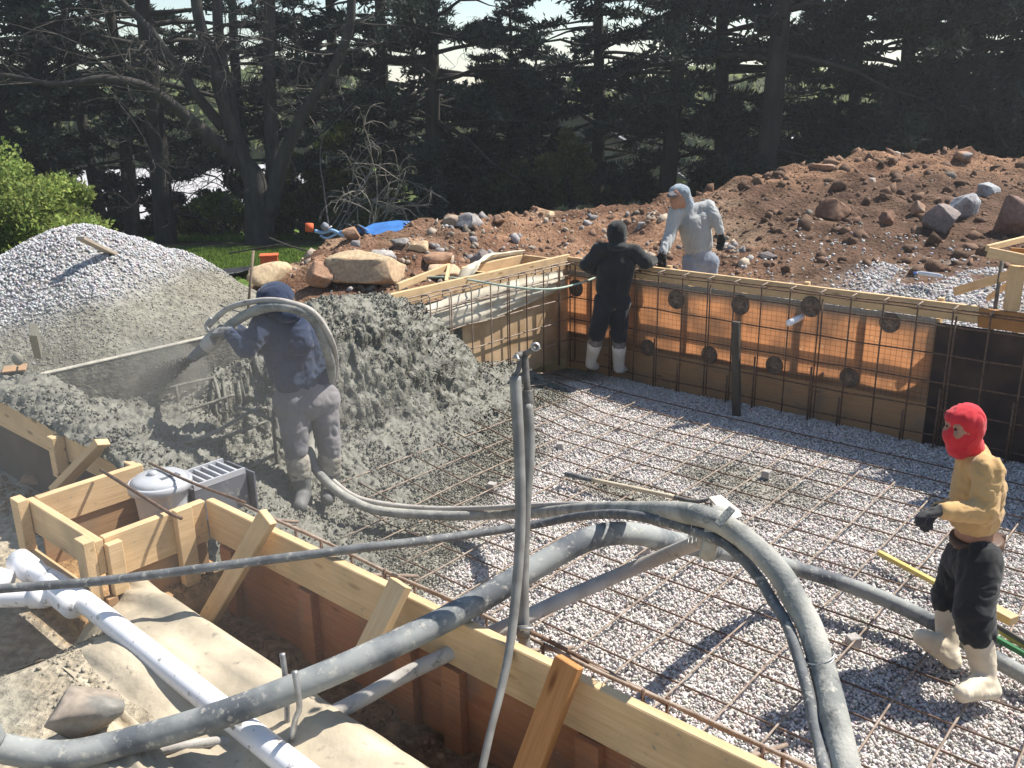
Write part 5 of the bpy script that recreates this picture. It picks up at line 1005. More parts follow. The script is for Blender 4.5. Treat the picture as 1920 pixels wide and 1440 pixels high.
# face looks left and slightly down
fd=np.array([-.93,-.35,-.12]); fd/=np.linalg.norm(fd); fu=np.array([0,0,1.])-fd*fd[2]; fu/=np.linalg.norm(fu); fs=np.cross(fd,fu)
H0=J['head']
HS=.82
def hf(f,s,u): return H0+(fd*f+fs*s+fu*u)*HS
body=caps_mesh('person',[(H0,J['neck'],.08,.06),(J['neck'],J['chest'],.055,.095),(J['shN'],J['shF'],.048,.048),(J['chest'],J['waist'],.10,.095),(J['waist'],J['pelvis'],.095,.095),(J['shN'],J['elN'],.043,.036),(J['elN'],J['wrN'],.036,.024),(J['shF'],J['elF'],.043,.036),(J['elF'],J['wrF'],.036,.024),(J['hipN'],J['knN'],.075,.05),(J['hipF'],J['knF'],.075,.05),(J['knN'],J['anN'],.05,.035),(J['knF'],J['anF'],.05,.035),
  (hf(.070,0,.02),hf(.092,0,-.012),.012,.016),(hf(.075,-.035,-.02),hf(.075,.035,-.02),.03,.03),(hf(.072,-.04,.038),hf(.072,.04,.038),.02,.02)],skin,voxel=.009,smooth=2,ell=[(hf(0,0,0),(.079,.079,.099),None)])
tag(body,'person in yellow long-sleeved shirt, red balaclava and white boots stepping across the mat','person')
eye=mat('eye_dark',(.02,.015,.012),(.01,.01,.01),rough=.2)
for s_ in (-.032,.032):
    V,F=ico(2); e_=mesh_np('eye',V*.0095,F,smooth=True,mat=eye); e_.location=Vector(hf(.088,s_,.018).tolist()); attach(e_,body)
red=cloth('red_knit',(.62,.03,.045),(.50,.02,.03),bs=350)
caps_mesh('balaclava',[(hf(.0,0,-.06),hf(.02,0,-.13),.084,.062),(hf(.045,0,-.042),hf(.05,0,-.11),.066,.046),(hf(-.005,0,-.08),J['neck']+np.array([0,0,.01]),.078,.068)],red,body,voxel=.008,disp=.004,dscale=14,seed=9,smooth=3,
   ell=[(hf(-.02,0,.035),(.090,.090,.088),None),(hf(-.03,0,-.01),(.083,.090,.096),None),(hf(-.005,0,.055),(.088,.087,.062),None)])
yel=cloth('mustard_jersey',(.56,.36,.155),(.45,.28,.115),bs=300)
caps_mesh('shirt',[(J['neck'],J['chest'],.075,.122),(J['shN'],J['shF'],.072,.072),(J['chest'],q(1830,955,.02),.126,.122),(q(1830,940,.02),q(1829,962,.02),.122,.128),(q(1856,925,.0),q(1856,958,.0),.062,.066),(J['shN'],J['elN'],.078,.062),(J['elN'],lerp(J['elN'],J['wrN'],.93),.062,.04),(J['shF'],J['elF'],.078,.06),(J['elF'],lerp(J['elF'],J['wrF'],.93),.06,.04)],yel,body,voxel=.010,disp=.006,dscale=11,dstretch=(1,1,.7),seed=63,smooth=3)
emb=mat('dark_print',(.16,.12,.05),(.12,.09,.04)); pr=J['chest']+fd*.158+fs*(-.03)
belt=mat('brown_leather_belt',(.10,.055,.035),(.06,.035,.025),scale=12,rough=.5)
wc=q(1831,1014,.02)
V,F=lathe([(.060,-.03),(.110,-.024),(.127,-.020),(.129,-.0),(.127,.020),(.110,.024),(.06,.03)],40); V=V*np.array([1.02,.98,1]); bo=mesh_np('belt',V+wc,F,smooth=True,mat=belt,parent=body,origin=wc)
bxl('belt_pouch',tuple((wc+np.array([.125,.05,-.03]))),.05,.09,.10,belt,body,.4)
shd=cloth('black_shorts',(.022,.023,.025),(.012,.013,.015))
caps_mesh('shorts',[(q(1828,1040,.02),q(1824,1052,.02),.108,.118),(J['hipN'],J['hipF'],.112,.112),(J['hipN'],J['knN'],.110,.090),(J['hipF'],J['knF'],.104,.086),(J['knN'],lerp(J['knN'],J['anN'],.27),.096,.092),(J['knF'],lerp(J['knF'],J['anF'],.08),.098,.098)],shd,body,voxel=.011,disp=.008,dscale=8,dstretch=(1,1,.8),seed=73,smooth=3)
yb=mat('cream_rubber_boot',(.68,.60,.46),(.52,.44,.32),scale=6,rough=.5,ramp=(.3,.6),bump=.2)
for kn,an,to,he,t0 in ((J['knN'],J['anN'],J['toeN'],J['heelN'],.30),(J['knF'],J['anF'],J['toeF'],J['heelF'],.05)):
    tp=lerp(kn,an,t0)
    caps_mesh('boot',[(tp,lerp(tp,an,.5),.080,.068),(lerp(tp,an,.5),an,.068,.055),(an,he,.058,.045),(an,lerp(an,to,.6),.058,.050),(lerp(an,to,.6),to,.052,.045),(he,to,.042,.042)],yb,body,voxel=.009,disp=.003,dscale=12,seed=16,smooth=2)
gm=cloth('charcoal_glove',(.045,.043,.045),(.025,.024,.025))
caps_mesh('glove',[(lerp(J['elN'],J['wrN'],.86),J['wrN'],.040,.034)]+hand_caps(J['wrN'],[-.95,-.1,-.1],(.1,-.2,-1),.92,curl=.9),gm,body,voxel=.006,smooth=2)
caps_mesh('glove',[(lerp(J['elF'],J['wrF'],.86),J['wrF'],.040,.034)]+hand_caps(J['wrF'],[-.8,-.5,-.35],(.1,-.2,-1),.92,curl=.9),gm,body,voxel=.006,smooth=2)
# ------------------------------------------------------------------ trees
def cards(P,D,L,Wd,rg):
    """tapered quads at P pointing along D, random roll"""
    n=len(P); r=rg.normal(size=(n,3)); S=np.cross(D,r); S/=np.linalg.norm(S,axis=1)[:,None]+1e-9
    L=L[:,None];w_=Wd[:,None]*.5
    v=np.stack([P-S*w_*.6,P+D*L*.5-S*w_*1.1+r*.01,P+D*L,P+D*L*.45+S*w_*1.1],1).reshape(-1,3)
    f=np.arange(n*4).reshape(n,4); return v,f
def unit(v): return v/(np.linalg.norm(v,axis=-1)[...,None]+1e-9)
def pine_mesh(seed,H=13,Rm=3.9,z0=2.2,dens=1.0,wh=.5,trunk_r=.24,sparse=0.):
    rg=np.random.default_rng(seed); paths=[];rs=[]
    tp=np.array([[.12*math.sin(z*.5+seed),.1*math.cos(z*.4+seed)-.1,z] for z in np.linspace(-.6,H,16)]); 
    paths.append(tp); rs.append([trunk_r*1.35]+list(np.linspace(trunk_r,.04,15)))
    Pl=[];Dl=[];Ll=[];Wl=[];Cl=[]
    z=.9
    while z<H-.4:
        live=z>z0; nb=rg.integers(3,6) if live else rg.integers(1,4)
        for q in range(nb):
            t=(z-z0)/(H-z0) if live else 0; L=Rm*(1-max(t,0))**.75*rg.uniform(.65,1.15) if live else rg.uniform(.6,2.2)
            az=rg.uniform(0,2*math.pi); zz=z+rg.uniform(-.2,.2); up=rg.uniform(-.28,.34)+.25*max(t,0)
            dr=np.array([math.cos(az),math.sin(az),0]); s=np.linspace(0,1,6)[:,None]
            br=np.array([0,0,zz])+dr*s*L+np.array([0,0,1.])*(up*L*s-.16*L*s**2)+rg.normal(0,.03*L,(6,3))*s; br[0]=[0.12*math.sin(zz*.5+seed),.1*math.cos(zz*.4+seed)-.1,zz]
            paths.append(br); rs.append([.045*(L/3)+.012,.006])
            if not live:
                for w_ in range(3):
                    f=rg.uniform(.3,.9); i=f*5; b0=br[int(i)]; dd=unit(dr+rg.normal(0,.7,3)); paths.append(np.array([b0,b0+dd*.25,b0+dd*.5+np.array([0,0,-.05])])); rs.append([.009,.003])
                continue
            if rg.random()<(sparse if zz<3.1 else min(.75,sparse+.22*(seed!=3))): continue
            m_=int(L*12*dens)
            for w_ in range(m_):
                f=rg.uniform(.22,1.)**.8; i=min(int(f*5),4); b0=br[i]*(1-(f*5-i))+br[i+1]*(f*5-i)
                sd=np.cross(dr,[0,0,1])*rg.choice([-1,1]); dd=unit(dr*rg.uniform(.4,1)+sd*rg.uniform(.2,1.1)+np.array([0,0,rg.uniform(-.1,.3)])); tl=rg.uniform(.25,.75)*(1.15-f*.5)
                k=int(19*dens*(.6+tl)); u=rg.random((k,1)); pp=b0+dd*u*tl+rg.normal(0,.035,(k,3)); nd=unit(dd*.8+rg.normal(0,.65,(k,3))+np.array([0,0,.1]))
                Pl.append(pp);Dl.append(nd);Ll.append(rg.uniform(.12,.26,k));Wl.append(rg.uniform(.03,.065,k)); cv=rg.uniform(.5,1.35); Cl.append(np.full(k,cv))
        z+=wh*rg.uniform(.75,1.25)
    P=np.concatenate(Pl);Dd=np.concatenate(Dl); V,F=cards(P,Dd,np.concatenate(Ll),np.concatenate(Wl),rg)
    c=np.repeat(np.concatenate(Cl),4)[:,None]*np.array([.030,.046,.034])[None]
    Vs=[];Fs=[];o=0
    for p,r in zip(paths,rs):
        v,f=tube_vf(p,r,8 if len(p)>10 else 4); Vs.append(v);Fs.append(f+o);o+=len(v)
    return (np.concatenate(Vs),np.concatenate(Fs)),(V,F,c)
def make_tree(name,lab,cat,tr,cr,loc,group,m1,m2,rz=0,sc=1,src=None):
    t=thing(name,lab,cat,loc,group); t.rotation_euler=(0,0,rz); t.scale=(sc,sc,sc)
    if src is None:
        a=quads_mesh('trunk',tr[0],tr[1],m1,None,True); b=mesh_np('crown',cr[0],cr[1],cols=cr[2],mat=m2)
    else:
        a=src[0].copy();b=src[1].copy();C.objects.link(a);C.objects.link(b)
    a.parent=t;b.parent=t
    return t,(a,b)
PM=[]
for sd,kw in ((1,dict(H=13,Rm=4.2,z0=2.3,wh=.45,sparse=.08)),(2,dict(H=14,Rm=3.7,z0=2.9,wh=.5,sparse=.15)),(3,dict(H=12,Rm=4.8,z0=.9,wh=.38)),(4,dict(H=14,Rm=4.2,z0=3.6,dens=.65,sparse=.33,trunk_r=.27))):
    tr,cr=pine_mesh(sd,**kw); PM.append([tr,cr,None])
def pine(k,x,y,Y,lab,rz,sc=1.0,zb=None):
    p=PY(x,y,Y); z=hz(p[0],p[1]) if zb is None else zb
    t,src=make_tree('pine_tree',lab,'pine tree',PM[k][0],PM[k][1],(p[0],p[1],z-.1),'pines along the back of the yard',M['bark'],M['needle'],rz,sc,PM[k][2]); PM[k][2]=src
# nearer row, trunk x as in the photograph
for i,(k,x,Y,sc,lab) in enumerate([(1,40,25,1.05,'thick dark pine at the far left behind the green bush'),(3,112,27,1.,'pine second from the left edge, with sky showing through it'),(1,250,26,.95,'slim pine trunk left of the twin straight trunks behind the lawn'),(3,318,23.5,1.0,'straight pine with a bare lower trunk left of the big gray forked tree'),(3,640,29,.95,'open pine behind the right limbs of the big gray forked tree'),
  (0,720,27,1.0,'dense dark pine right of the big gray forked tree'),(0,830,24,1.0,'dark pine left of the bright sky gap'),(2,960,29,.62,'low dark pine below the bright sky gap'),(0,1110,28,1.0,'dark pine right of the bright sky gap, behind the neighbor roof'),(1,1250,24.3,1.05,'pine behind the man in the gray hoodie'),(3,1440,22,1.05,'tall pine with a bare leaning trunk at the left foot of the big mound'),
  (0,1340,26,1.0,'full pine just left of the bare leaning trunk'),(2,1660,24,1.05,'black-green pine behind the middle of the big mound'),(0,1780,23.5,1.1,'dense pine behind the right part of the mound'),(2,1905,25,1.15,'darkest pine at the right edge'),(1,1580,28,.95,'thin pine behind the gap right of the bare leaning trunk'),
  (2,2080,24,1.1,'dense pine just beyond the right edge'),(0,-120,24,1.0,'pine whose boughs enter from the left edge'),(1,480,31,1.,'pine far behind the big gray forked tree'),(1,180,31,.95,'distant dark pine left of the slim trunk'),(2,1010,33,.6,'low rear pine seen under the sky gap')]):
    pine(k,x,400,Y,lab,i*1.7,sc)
# ---- air
def haze():
    bm=bmesh.new(); bmesh.ops.create_cube(bm,size=1)
    for v in bm.verts: v.co=Vector((v.co.x*900,v.co.y*900,v.co.z*22+6.0))
    m=bpy.data.materials.new('haze_air'); m.use_nodes=True; n=m.node_tree.nodes; n.remove(n['Principled BSDF']); pv=n.new('ShaderNodeVolumePrincipled'); pv.inputs['Density'].default_value=HAZE; pv.inputs['Color'].default_value=(.92,.96,1,1); pv.inputs['Anisotropy'].default_value=.35
    m.node_tree.links.new(pv.outputs[0],n['Material Output'].inputs['Volume']); o=from_bm('haze',bm,m); tag(o,'thin dusty air over the whole yard','haze',kind='stuff')
HAZE=.0013
haze()
# ---- forked bare tree
def forked():
    Yf=21.3; g=PY(488,447,Yf); zb=hz(g[0],g[1]); t=thing('bare_tree','big gray forked tree with bare twisting limbs at the back of the lawn','tree',(g[0],g[1],zb-.05))
    rg=np.random.default_rng(5)
    def L(pts,r,sub=6,tw=5,m_=None):
        P=catmull([PY(x,y,Y) for x,y,Y in pts],6); return P,r
    limbs=[([(490,470,Yf),(484,400,Yf),(478,340,Yf),(462,310,Yf)],[.36,.30,.26,.22]),
     ([(498,440,Yf),(512,350,Yf+.2),(508,230,Yf+.3),(504,110,Yf+.3),(507,-60,Yf+.3)],[.19,.17,.155,.14,.12]),
     ([(470,330,Yf),(440,260,Yf-.1),(413,170,Yf-.2),(395,110,Yf-.2),(372,30,Yf-.3),(362,-60,Yf-.3)],[.2,.175,.15,.135,.12,.10]),
     ([(440,260,Yf),(430,180,Yf),(412,90,Yf),(405,-40,Yf)],[.16,.14,.12,.10]),
     ([(505,400,Yf),(530,300,Yf-.3),(560,230,Yf-.5),(590,180,Yf-.6),(625,130,Yf-.7),(655,50,Yf-.8),(660,-50,Yf-.8)],[.2,.16,.14,.125,.12,.10,.09]),
     ([(455,310,Yf),(385,250,Yf-.5),(320,195,Yf-1),(265,160,Yf-1.4),(190,148,Yf-1.7),(100,158,Yf-2),(0,140,Yf-2.2),(-80,150,Yf-2.2)],[.19,.15,.125,.105,.085,.06,.045,.03]),
     ([(418,240,Yf),(370,180,Yf-.2),(320,110,Yf-.3),(280,55,Yf-.4),(235,10,Yf-.5),(190,-40,Yf-.6)],[.13,.11,.10,.085,.07,.05])]
    for i,(pts,r) in enumerate(limbs):
        P=catmull([PY(x,y,Y) for x,y,Y in pts],7); tube('trunk' if i<1 else 'limb',P,r,M['bark_pale'],t,sides=10,straight=True)
    # fine twigs
    paths=[];rs=[]
    def twig(p,d,L,r,dep):
        n=5;pts=[p]
        for i in range(n): d=unit(d+rg.normal(0,.22,3)+np.array([0,0,-.03 if dep>1 else .02])); pts.append(pts[-1]+d*L/n)
        paths.append(np.array(pts)); rs.append([r,r*.35])
        if dep<3:
            for w_ in range(3 if dep else 4):
                i=rg.integers(1,n+1); twig(pts[i],unit(d+rg.normal(0,.8,3)),L*rg.uniform(.4,.7),r*.55,dep+1)
    for (x,y,Y) in [(565,220,20.8),(600,170,20.7),(640,100,20.6),(655,40,20.5),(640,120,20.6),(300,180,20.1),(190,150,19.7),(100,158,19.4),(250,155,19.9),(30,145,19.3),(280,60,20.9),(240,15,20.8),(320,110,21),(380,60,21),(400,120,21.1),(506,200,21.5),(505,100,21.5),(440,260,21)]:
        p=PY(x,y,Y)
        for w_ in range(2): twig(p,unit(np.array([rg.uniform(-1,1),rg.uniform(-.8,.2),rg.uniform(-.3,1)])),rg.uniform(1.,2.2),.022,0)
    Vs=[];Fs=[];o=0
    for p,r in zip(paths,rs): v,f=tube_vf(p,r,4); Vs.append(v);Fs.append(f+o);o+=len(v)
    quads_mesh('twigs',np.concatenate(Vs),np.concatenate(Fs),M['bark_pale'],t,True,origin=np.array([g[0],g[1],zb]))
forked()
# dead brush: pale arching bare branches at right of forked tree
def brush(name,lab,cx,cy,Y,L0,n,seed,mat_,droop=-.06,cat='bare shrub'):
    rg=np.random.default_rng(seed); g=PY(cx,cy,Y); zb=hz(g[0],g[1]); paths=[];rs=[]
    def tw(p,d,L,r,dep):
        k=7;pts=[p]
        for i in range(k): d=unit(d+rg.normal(0,.16,3)+np.array([0,0,droop*(i*.5)])); pts.append(pts[-1]+d*L/k)
        paths.append(np.array(pts)); rs.append([r,r*.4])
        if dep<3:
            for w_ in range(4 if dep<2 else 2): i=rg.integers(2,k+1); tw(pts[i],unit(d+rg.normal(0,.6,3)),L*rg.uniform(.35,.6),r*.6,dep+1)
    for q_ in range(n): az=rg.uniform(0,6.28); tw(np.array([g[0],g[1],zb]),unit(np.array([math.cos(az)*.5,math.sin(az)*.4,1.])),L0*rg.uniform(.7,1.2),.022,0)
    Vs=[];Fs=[];o=0
    for p,r in zip(paths,rs): v,f=tube_vf(p,r,4); Vs.append(v);Fs.append(f+o);o+=len(v)
    ob=quads_mesh(name,np.concatenate(Vs),np.concatenate(Fs),mat_,None,True,origin=np.array([g[0],g[1],zb])); tag(ob,lab,cat)
palebr=mat('pale_bark',(.26,.23,.20),(.16,.145,.125),scale=8,rough=.9)
brush('bare_shrub','pale leafless shrub with arching twigs right of the big forked tree',690,385,19.5,1.9,5,11,palebr)
brush('bare_shrub','thin leafless sapling beside the fence left of the pale arching shrub',610,400,20.5,2.2,4,12,palebr)
brush('bare_shrub','leafless undergrowth between the two left pine trunks',290,400,25,2.6,6,13,M['bark_pale'])
# ---- leafy bushes
def bush(name,lab,cat,x,y,Y,size,n,col,seed,leaf=(.05,.035),group=None,m_='leaf',stems=9,lumps=26,up=.25):
    rg=np.random.default_rng(seed); g=PY(x,y,Y); zb=hz(g[0],g[1]); t=thing(name,lab,cat,(g[0],g[1],zb-.03),group)
    S=np.array(size); ctr=[];rad=[]
    for q_ in range(lumps):
        d=unit(rg.normal(size=3)); d[2]=abs(d[2])*1.0; f=rg.uniform(.35,1)**.5; ctr.append(d*S*f*.8+np.array([0,0,.12*S[2]])); rad.append(rg.uniform(.12,.3)*S.min())
    ctr=np.array(ctr);rad=np.array(rad); i=rg.integers(0,lumps,n); d=unit(rg.normal(size=(n,3))); P=ctr[i]+d*(rad[i]*rg.random(n)**.45)[:,None]*np.array([1,1,.75]); ok=P[:,2]>.03; P=P[ok];d=d[ok];i=i[ok]
    nd=unit(d*.7+rg.normal(0,.6,d.shape)+np.array([0,0,up])); k=len(P)
    V,F=cards(P,nd,rg.uniform(.7,1.4,k)*leaf[0],rg.uniform(.7,1.3,k)*leaf[1],rg); shade=rg.uniform(.6,1.35,lumps)[i]*rg.uniform(.75,1.25,k)
    c=np.repeat(np.array(col)[None]*shade[:,None]*(1+rg.normal(0,.05,(k,3))),4,axis=0)
    b_=mesh_np('foliage',V,F,cols=c,mat=M[m_]); b_.parent=t
    Vs=[];Fs=[];o=0
    for q_ in range(stems):
        e=ctr[rg.integers(0,lumps)]; P_=np.array([[rg.uniform(-.1,.1),rg.uniform(-.1,.1),-.05],e*.5+rg.normal(0,.05,3),e*1.0]); v,f=tube_vf(catmull(P_,4),[.03*S.max()/2,.008],5); Vs.append(v);Fs.append(f+o);o+=len(v)
    s_=quads_mesh('stems',np.concatenate(Vs),np.concatenate(Fs),M['bark_pale'],None,True); s_.parent=t
    return t
bush('leafy_bush','bright yellow-green leafy bush behind the crushed stone pile','bush',10,500,12.6,(2.15,1.5,2.15),34000,(.24,.30,.085),21,leaf=(.065,.036),lumps=95,stems=16)
bush('leafy_bush','sunlit green rounded shrub behind the straight pine trunk','bush',395,400,26.5,(1.3,1.1,1.7),9000,(.16,.24,.045),22,leaf=(.09,.06))
bush('flowering_bush','low bush with cream blossoms in front of the neighbor shed','bush',1090,372,25,(1.15,.8,1.0),5000,(.55,.56,.33),23,leaf=(.09,.08))
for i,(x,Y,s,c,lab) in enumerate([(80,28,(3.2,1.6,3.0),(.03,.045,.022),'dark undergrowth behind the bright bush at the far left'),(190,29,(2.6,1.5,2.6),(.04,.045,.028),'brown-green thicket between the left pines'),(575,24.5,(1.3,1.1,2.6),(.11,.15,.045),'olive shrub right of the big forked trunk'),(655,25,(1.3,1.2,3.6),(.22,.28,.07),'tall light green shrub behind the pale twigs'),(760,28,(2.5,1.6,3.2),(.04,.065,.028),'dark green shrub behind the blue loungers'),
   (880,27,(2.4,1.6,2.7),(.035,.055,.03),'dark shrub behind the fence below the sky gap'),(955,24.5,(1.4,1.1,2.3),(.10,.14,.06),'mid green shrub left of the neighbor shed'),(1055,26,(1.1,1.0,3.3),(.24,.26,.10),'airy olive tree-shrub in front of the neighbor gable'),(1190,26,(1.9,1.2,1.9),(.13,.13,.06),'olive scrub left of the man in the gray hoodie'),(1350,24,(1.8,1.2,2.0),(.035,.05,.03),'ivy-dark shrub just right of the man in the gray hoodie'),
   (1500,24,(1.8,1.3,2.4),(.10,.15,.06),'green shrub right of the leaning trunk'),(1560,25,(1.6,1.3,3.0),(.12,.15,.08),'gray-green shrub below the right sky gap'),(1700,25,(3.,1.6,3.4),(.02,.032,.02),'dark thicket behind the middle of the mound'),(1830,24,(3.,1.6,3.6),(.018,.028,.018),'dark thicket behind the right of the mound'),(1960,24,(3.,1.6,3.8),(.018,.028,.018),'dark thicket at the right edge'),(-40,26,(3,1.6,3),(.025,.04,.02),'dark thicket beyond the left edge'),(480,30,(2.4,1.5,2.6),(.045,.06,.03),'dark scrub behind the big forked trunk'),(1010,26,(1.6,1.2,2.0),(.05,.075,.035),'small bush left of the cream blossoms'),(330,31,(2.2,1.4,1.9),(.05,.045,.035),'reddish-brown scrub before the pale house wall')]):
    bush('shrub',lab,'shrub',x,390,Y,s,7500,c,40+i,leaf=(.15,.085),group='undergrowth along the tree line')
# far woodland
def far_wood():
    rg=np.random.default_rng(9); n=46000; X=rg.uniform(-60,70,n); Yv=rg.uniform(62,80,n); top=3.2+1.1*fbm(X*.12,X*0,s=3)+1.4*fbm(X*.5,X*0,s=4); z=-3+(top+3)*rg.random(n)**.7
    P=np.stack([X,Yv,z],1); nd=unit(rg.normal(size=(n,3))+np.array([0,0,.4])); V,F=cards(P,nd,rg.uniform(.5,1.1,n),rg.uniform(.3,.7,n),rg)
    cl=np.array([.20,.23,.10])[None]*(.7+.5*(fbm(X*.25,z*.3,s=6)[:,None]+.5))*rg.uniform(.8,1.2,(n,1)); tag(mesh_np('woodland',V,F,cols=np.repeat(cl,4,axis=0),mat=M['leaf']),'hazy olive woodland on the low ground beyond the houses','woodland',kind='stuff')
far_wood()
# grass blades on the near lawn
def grass():
    rg=np.random.default_rng(19); n=60000; x=rg.uniform(-11,-3,n); y=rg.uniform(13.3,20,n); h,rs,ps,a,b=terr(x,y); k=(rs<.05)&(ps<.05)&~((x>-4.2)&(y<14.2)); x,y,h=x[k],y[k],h[k]; n=len(x)
    nd=unit(rg.normal(0,.35,(n,3))+np.array([0,0,1.])); V,F=cards(np.stack([x,y,h-.005],1),nd,rg.uniform(.03,.08,n),rg.uniform(.006,.014,n),rg)
    c=np.array([.15,.23,.045])[None]*rg.uniform(.6,1.3,(n,1)); tag(mesh_np('grass',V,F,cols=np.repeat(c,4,axis=0),mat=M['leaf']),'mown lawn grass behind the stone pile','grass',kind='stuff')
    n=9000; p=PY(430,425,26); x=rg.uniform(p[0]-2,p[0]+3,n);y=rg.uniform(24.2,28,n); h=terr(x,y)[0]; nd=unit(rg.normal(0,.35,(n,3))+np.array([0,0,1.])); V,F=cards(np.stack([x,y,h],1),nd,rg.uniform(.08,.2,n),rg.uniform(.02,.04,n),rg)
    c=np.array([.17,.28,.045])[None]*rg.uniform(.6,1.3,(n,1)); tag(mesh_np('grass',V,F,cols=np.repeat(c,4,axis=0),mat=M['leaf']),'bright grass patch behind the big forked trunk','grass',kind='stuff')
grass()
# ------------------------------------------------------------------ neighbours' houses, fence
def house(lab,p,L,Wd,Hw,Hr,yaw,wallm,roofm,win=(),name='house'):
    """p base centre; gable along local x"""
    t=thing(name,lab,'house' if name=='house' else 'shed',p); t.rotation_euler=(0,0,yaw)
    bm=bmesh.new(); x,y=L/2,Wd/2
    v=[bm.verts.new(c) for c in ((-x,-y,0),(x,-y,0),(x,y,0),(-x,y,0),(-x,-y,Hw),(x,-y,Hw),(x,y,Hw),(-x,y,Hw),(-x,0,Hw+Hr),(x,0,Hw+Hr))]
    for f in ((0,1,5,4),(2,3,7,6),(1,2,6,9,5),(3,0,4,8,7),(3,2,1,0)): bm.faces.new([v[i] for i in f])
    from_bm('wall',bm,wallm).parent=t
    for s_ in (-1,1):
        bm=bmesh.new(); o=.35; k=Hr/y; e=[(-x-o,s_*(y+o),Hw-k*o),(x+o,s_*(y+o),Hw-k*o),(x+o,0,Hw+Hr),(-x-o,0,Hw+Hr)]
        a=[bm.verts.new((c[0],c[1],c[2]+.03)) for c in e]; b=[bm.verts.new((c[0],c[1],c[2]+.18)) for c in e]; bm.faces.new(a[::-1]);bm.faces.new(b)
        for i in range(4): bm.faces.new((a[i],a[(i+1)%4],b[(i+1)%4],b[i]))
        bmesh.ops.recalc_face_normals(bm,faces=bm.faces[:]); from_bm('roof',bm,roofm).parent=t
    for (wx,wz,ww,wh_) in win:
        f=bxl('window',(wx,-y-.03,wz),ww,.06,wh_,trimm,None,0,.01); f.parent=t; g=bxl('pane',(0,-.035,0),ww-.16,.03,wh_-.16,glassm,None,0,0); g.parent=f
        # mullion stays in the frame
    return t
trimm=mat('white_trim',(.7,.7,.68),(.6,.6,.58)); glassm=mat('window_glass',(.08,.1,.12),(.04,.05,.06),rough=.1,spec=.8)
side1=mat('pale_pink_siding',(.50,.42,.42),(.42,.36,.36),scale=2,stretch=(1,1,14)); side2=mat('gray_siding',(.26,.25,.25),(.2,.19,.19),scale=2,stretch=(1,1,14)); roofA=mat('gray_shingles',(.16,.155,.16),(.1,.1,.105),scale=12,bump=.4); roofB=mat('pale_shingles',(.46,.45,.45),(.38,.37,.38),scale=10)
p=PY(345,390,42); house('pale pinkish house glimpsed behind the left pine trunks',(p[0],p[1],-4.9),11,8,3.4,1.6,.25,side1,roofB,win=((-2.5,1.9,1.1,1.3),(1.0,1.9,1.1,1.3),(3.6,1.9,1.1,1.3)))
p=PY(1040,330,44); house('gray gabled house behind the center shrubs',(p[0]+.6,p[1],-4.1),7.5,10,3.6,3.0,1.5,side2,roofA,win=((-2,2.0,1.1,1.4),(1.5,2.0,1.1,1.4)))
p=PY(1490,300,48); house('pale roofed house in the gap right of the leaning trunk',(p[0],p[1],-3.9),7,7,2.9,1.7,.9,side2,roofB,win=((-1.5,1.7,1,1.2),(1.5,1.7,1,1.2)))
p=PY(1068,372,29); sh_=thing('garden_shed','low garden shelter with a white fascia and post behind the blossoms','shelter',(p[0],p[1],hz(p[0],p[1])))
for nm,c,s_,m_ in (('roof',(0,0,1.95),(1.5,1.3,.10),roofB),('fascia',(0,-.66,1.86),(1.5,.03,.22),trimm),('post',(-.68,-.58,.9),(.09,.09,1.7),trimm),('post',(.68,-.58,.9),(.09,.09,1.7),trimm),('back_wall',(0,.5,.85),(1.4,.04,1.7),side2)):
    o=bxl(nm,c,*s_,m_,None,0,.005); o.parent=sh_
# picket fence along the back
fm=mat('dark_fence_wood',(.055,.045,.04),(.03,.026,.024),scale=5,stretch=(20,20,1),bump=.4)
ft=thing('board_fence','dark vertical board fence along the back of the yard','fence',PY(820,395,27))
xs0=PY(560,378,27); xs1=PY(1210,382,25.5)
nb=110; Vs=[];Fs=[];o=0; zt0=xs0[2]; zt1=xs1[2]
cube=np.array([(x,y,z) for x in(-.5,.5) for y in(-.5,.5) for z in (0,1)]); cf=np.array([(0,1,3,2),(4,6,7,5),(0,4,5,1),(2,3,7,6),(0,2,6,4),(1,5,7,3)])
for i in range(nb):
    t_=i/(nb-1); c=lerp(xs0,xs1,t_); zb=-1.2; V=cube*np.array([.128*1.0,.02,c[2]-zb+random.uniform(-.02,.02)])+np.array([c[0],c[1]+random.uniform(-.01,.01),zb]); Vs.append(V);Fs.append(cf+o);o+=8
mesh_np('boards',np.concatenate(Vs),np.concatenate(Fs),mat=fm,parent=ft,origin=np.array(lerp(xs0,xs1,.5)))['label']='close-set vertical boards'
for dz in (-.25,-1.1): board('rail',xs0+np.array([0,.04,dz]),xs1+np.array([0,.04,dz]),.09,.04,fm,ft)
wf=thing('wire_fence','low post and wire fence right of the big forked trunk','fence',PY(560,420,25))
for x in (505,548,600,660): p=PY(x,425,25); tube('post',[(p[0],p[1],-1.0),(p[0],p[1],PY(x,388,25)[2])],.04,fm,wf,straight=True,sides=6)
for y in (392,404,417): tube('wire',[PY(505,y,25),PY(600,y+1,25),PY(665,y+1,25)],.012,M['steel'],wf,sides=4)
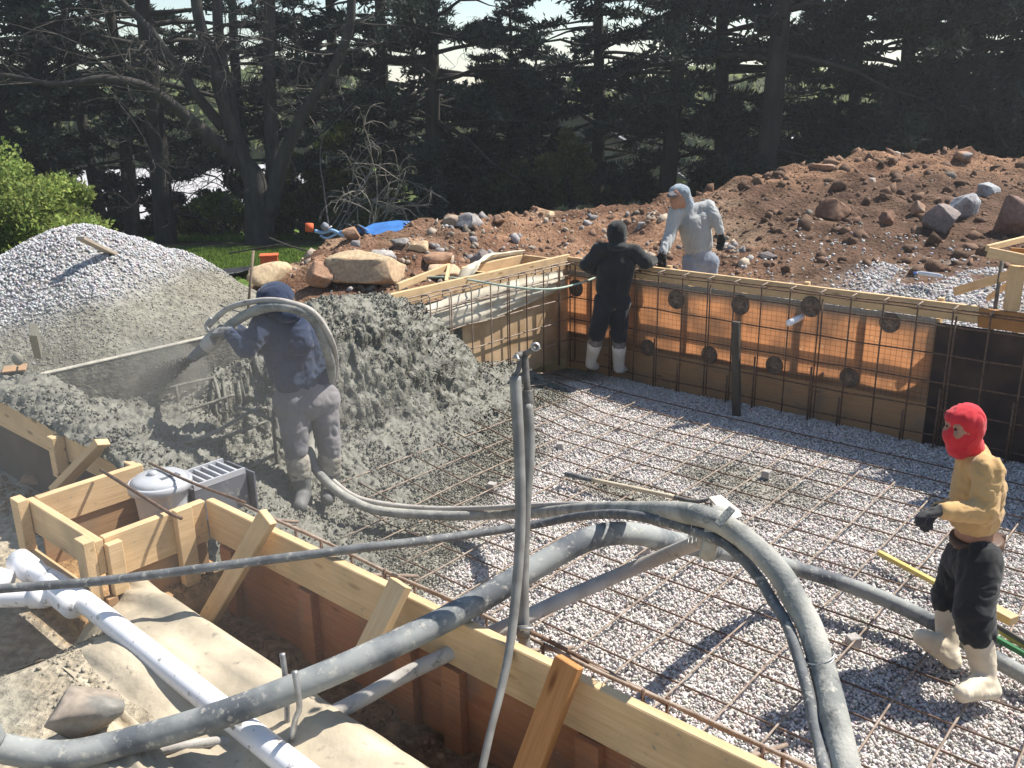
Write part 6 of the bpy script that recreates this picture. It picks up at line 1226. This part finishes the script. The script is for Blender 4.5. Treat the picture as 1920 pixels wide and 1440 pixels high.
# ------------------------------------------------------------------ blue loungers, bicycle, bin, on the grass behind the berm
blue=mat('blue_fabric',(.04,.16,.42),(.03,.11,.32),scale=6,rough=.6); lblue=mat('light_blue_frame',(.25,.42,.62),(.2,.35,.55),rough=.4); 
bl=thing('sun_lounger','blue folded lounger with white tubular frame lying behind the berm','lounger',PY(735,440,15.4)); Yq=15.4
def qq(x,y,dY=0): return PY(x,y,Yq+dY)
slab('canvas',[qq(676,436),qq(700,424,.3),qq(745,418,.5),(qq(772,420,.4)),qq(792,440,0),qq(745,446,-.2),qq(700,446,-.2)],.05,blue,bl)
tube('frame_tube',[qq(672,438),qq(676,425),qq(700,441,-.1),qq(735,446,-.2)],.025,blue,bl,sides=8)
tube('frame_tube',[qq(758,416,.3),qq(790,444,-.2)],.014,lblue,bl,sides=8,straight=True); tube('frame_tube',[qq(764,416,.3),qq(797,441,-.1)],.014,lblue,bl,sides=8,straight=True); tube('frame_tube',[qq(778,421,.3),qq(800,436)],.014,trimm,bl,sides=8,straight=True)
tube('headrest',[qq(672,424,.1),qq(690,434,.0)],.035,mat('gray_pad',(.2,.21,.22)),bl,straight=True)
bk=thing('ride_on_toy','light blue toy vehicle with gray seat behind the left end of the berm','toy',PY(620,440,15.0)); Yq=15.0
tube('body_tube',[qq(590,433),qq(605,436),qq(622,432),(qq(640,440)),qq(652,446)],.03,lblue,bk); tube('body_tube',[qq(600,441),qq(612,447),qq(628,440),qq(642,434),qq(655,442)],.02,lblue,bk)
tube('seat_back',[qq(604,420),qq(610,426),qq(612,433)],[.05,.07,.04],mat('gray_seat',(.25,.27,.3)),bk); tube('steering_column',[qq(612,432),qq(622,424)],.012,trimm,bk,straight=True)
bi=thing('bicycle','small dark bicycle lying between the toy vehicle and the blue lounger','bicycle',PY(655,430,15.2)); Yq=15.2
tube('handlebar',[qq(648,427),qq(655,422),qq(661,417),qq(664,416)],.012,M['iron'],bi); tube('frame',[qq(655,422),qq(652,432),qq(668,436),qq(657,424)],.014,M['blacktarp'],bi)
for x,y in ((650,436),(668,438)): ring('wheel',qq(x,y),[0,1,.2],.14,.14,.018,M['blacktarp'],bi)
o=tube('orange_post',[PY(580,434,15.4),PY(580,419,15.4)],.07,mat('orange_plastic',(.65,.13,.05),(.5,.1,.04)),straight=True,sides=14); tag(o,'short orange marker post left of the toy vehicle','marker post')
p=PY(505,488,14.2); om=bpy.data.materials['orange_plastic']
bn=thing('orange_bin','small orange-red box standing on the grass left of the rocks','box',(p[0],p[1],hz(p[0],p[1])))
bxl('bin_body',(p[0],p[1],hz(p[0],p[1])+.17),.26,.22,.34,om,bn,.2,.01); bxl('bin_lid',(p[0],p[1],hz(p[0],p[1])+.35),.285,.245,.03,om,bn,.2,.006)
# roots and sticks at the berm end
for i,(a_,b_,c_,lab) in enumerate([((478,468),(530,460),(575,470),'thin root arching out of the left end of the berm'),((430,475),(480,466),(520,459),'thin root reaching left from the berm end'),((505,446),(520,452),(545,462),'short pale root at the tip of the berm')]):
    o=tube('root',[PY(*a_,12.6),PY(*b_,12.5),PY(*c_,12.4)],.012,M['bark_pale'],sides=6); tag(o,lab,'root')
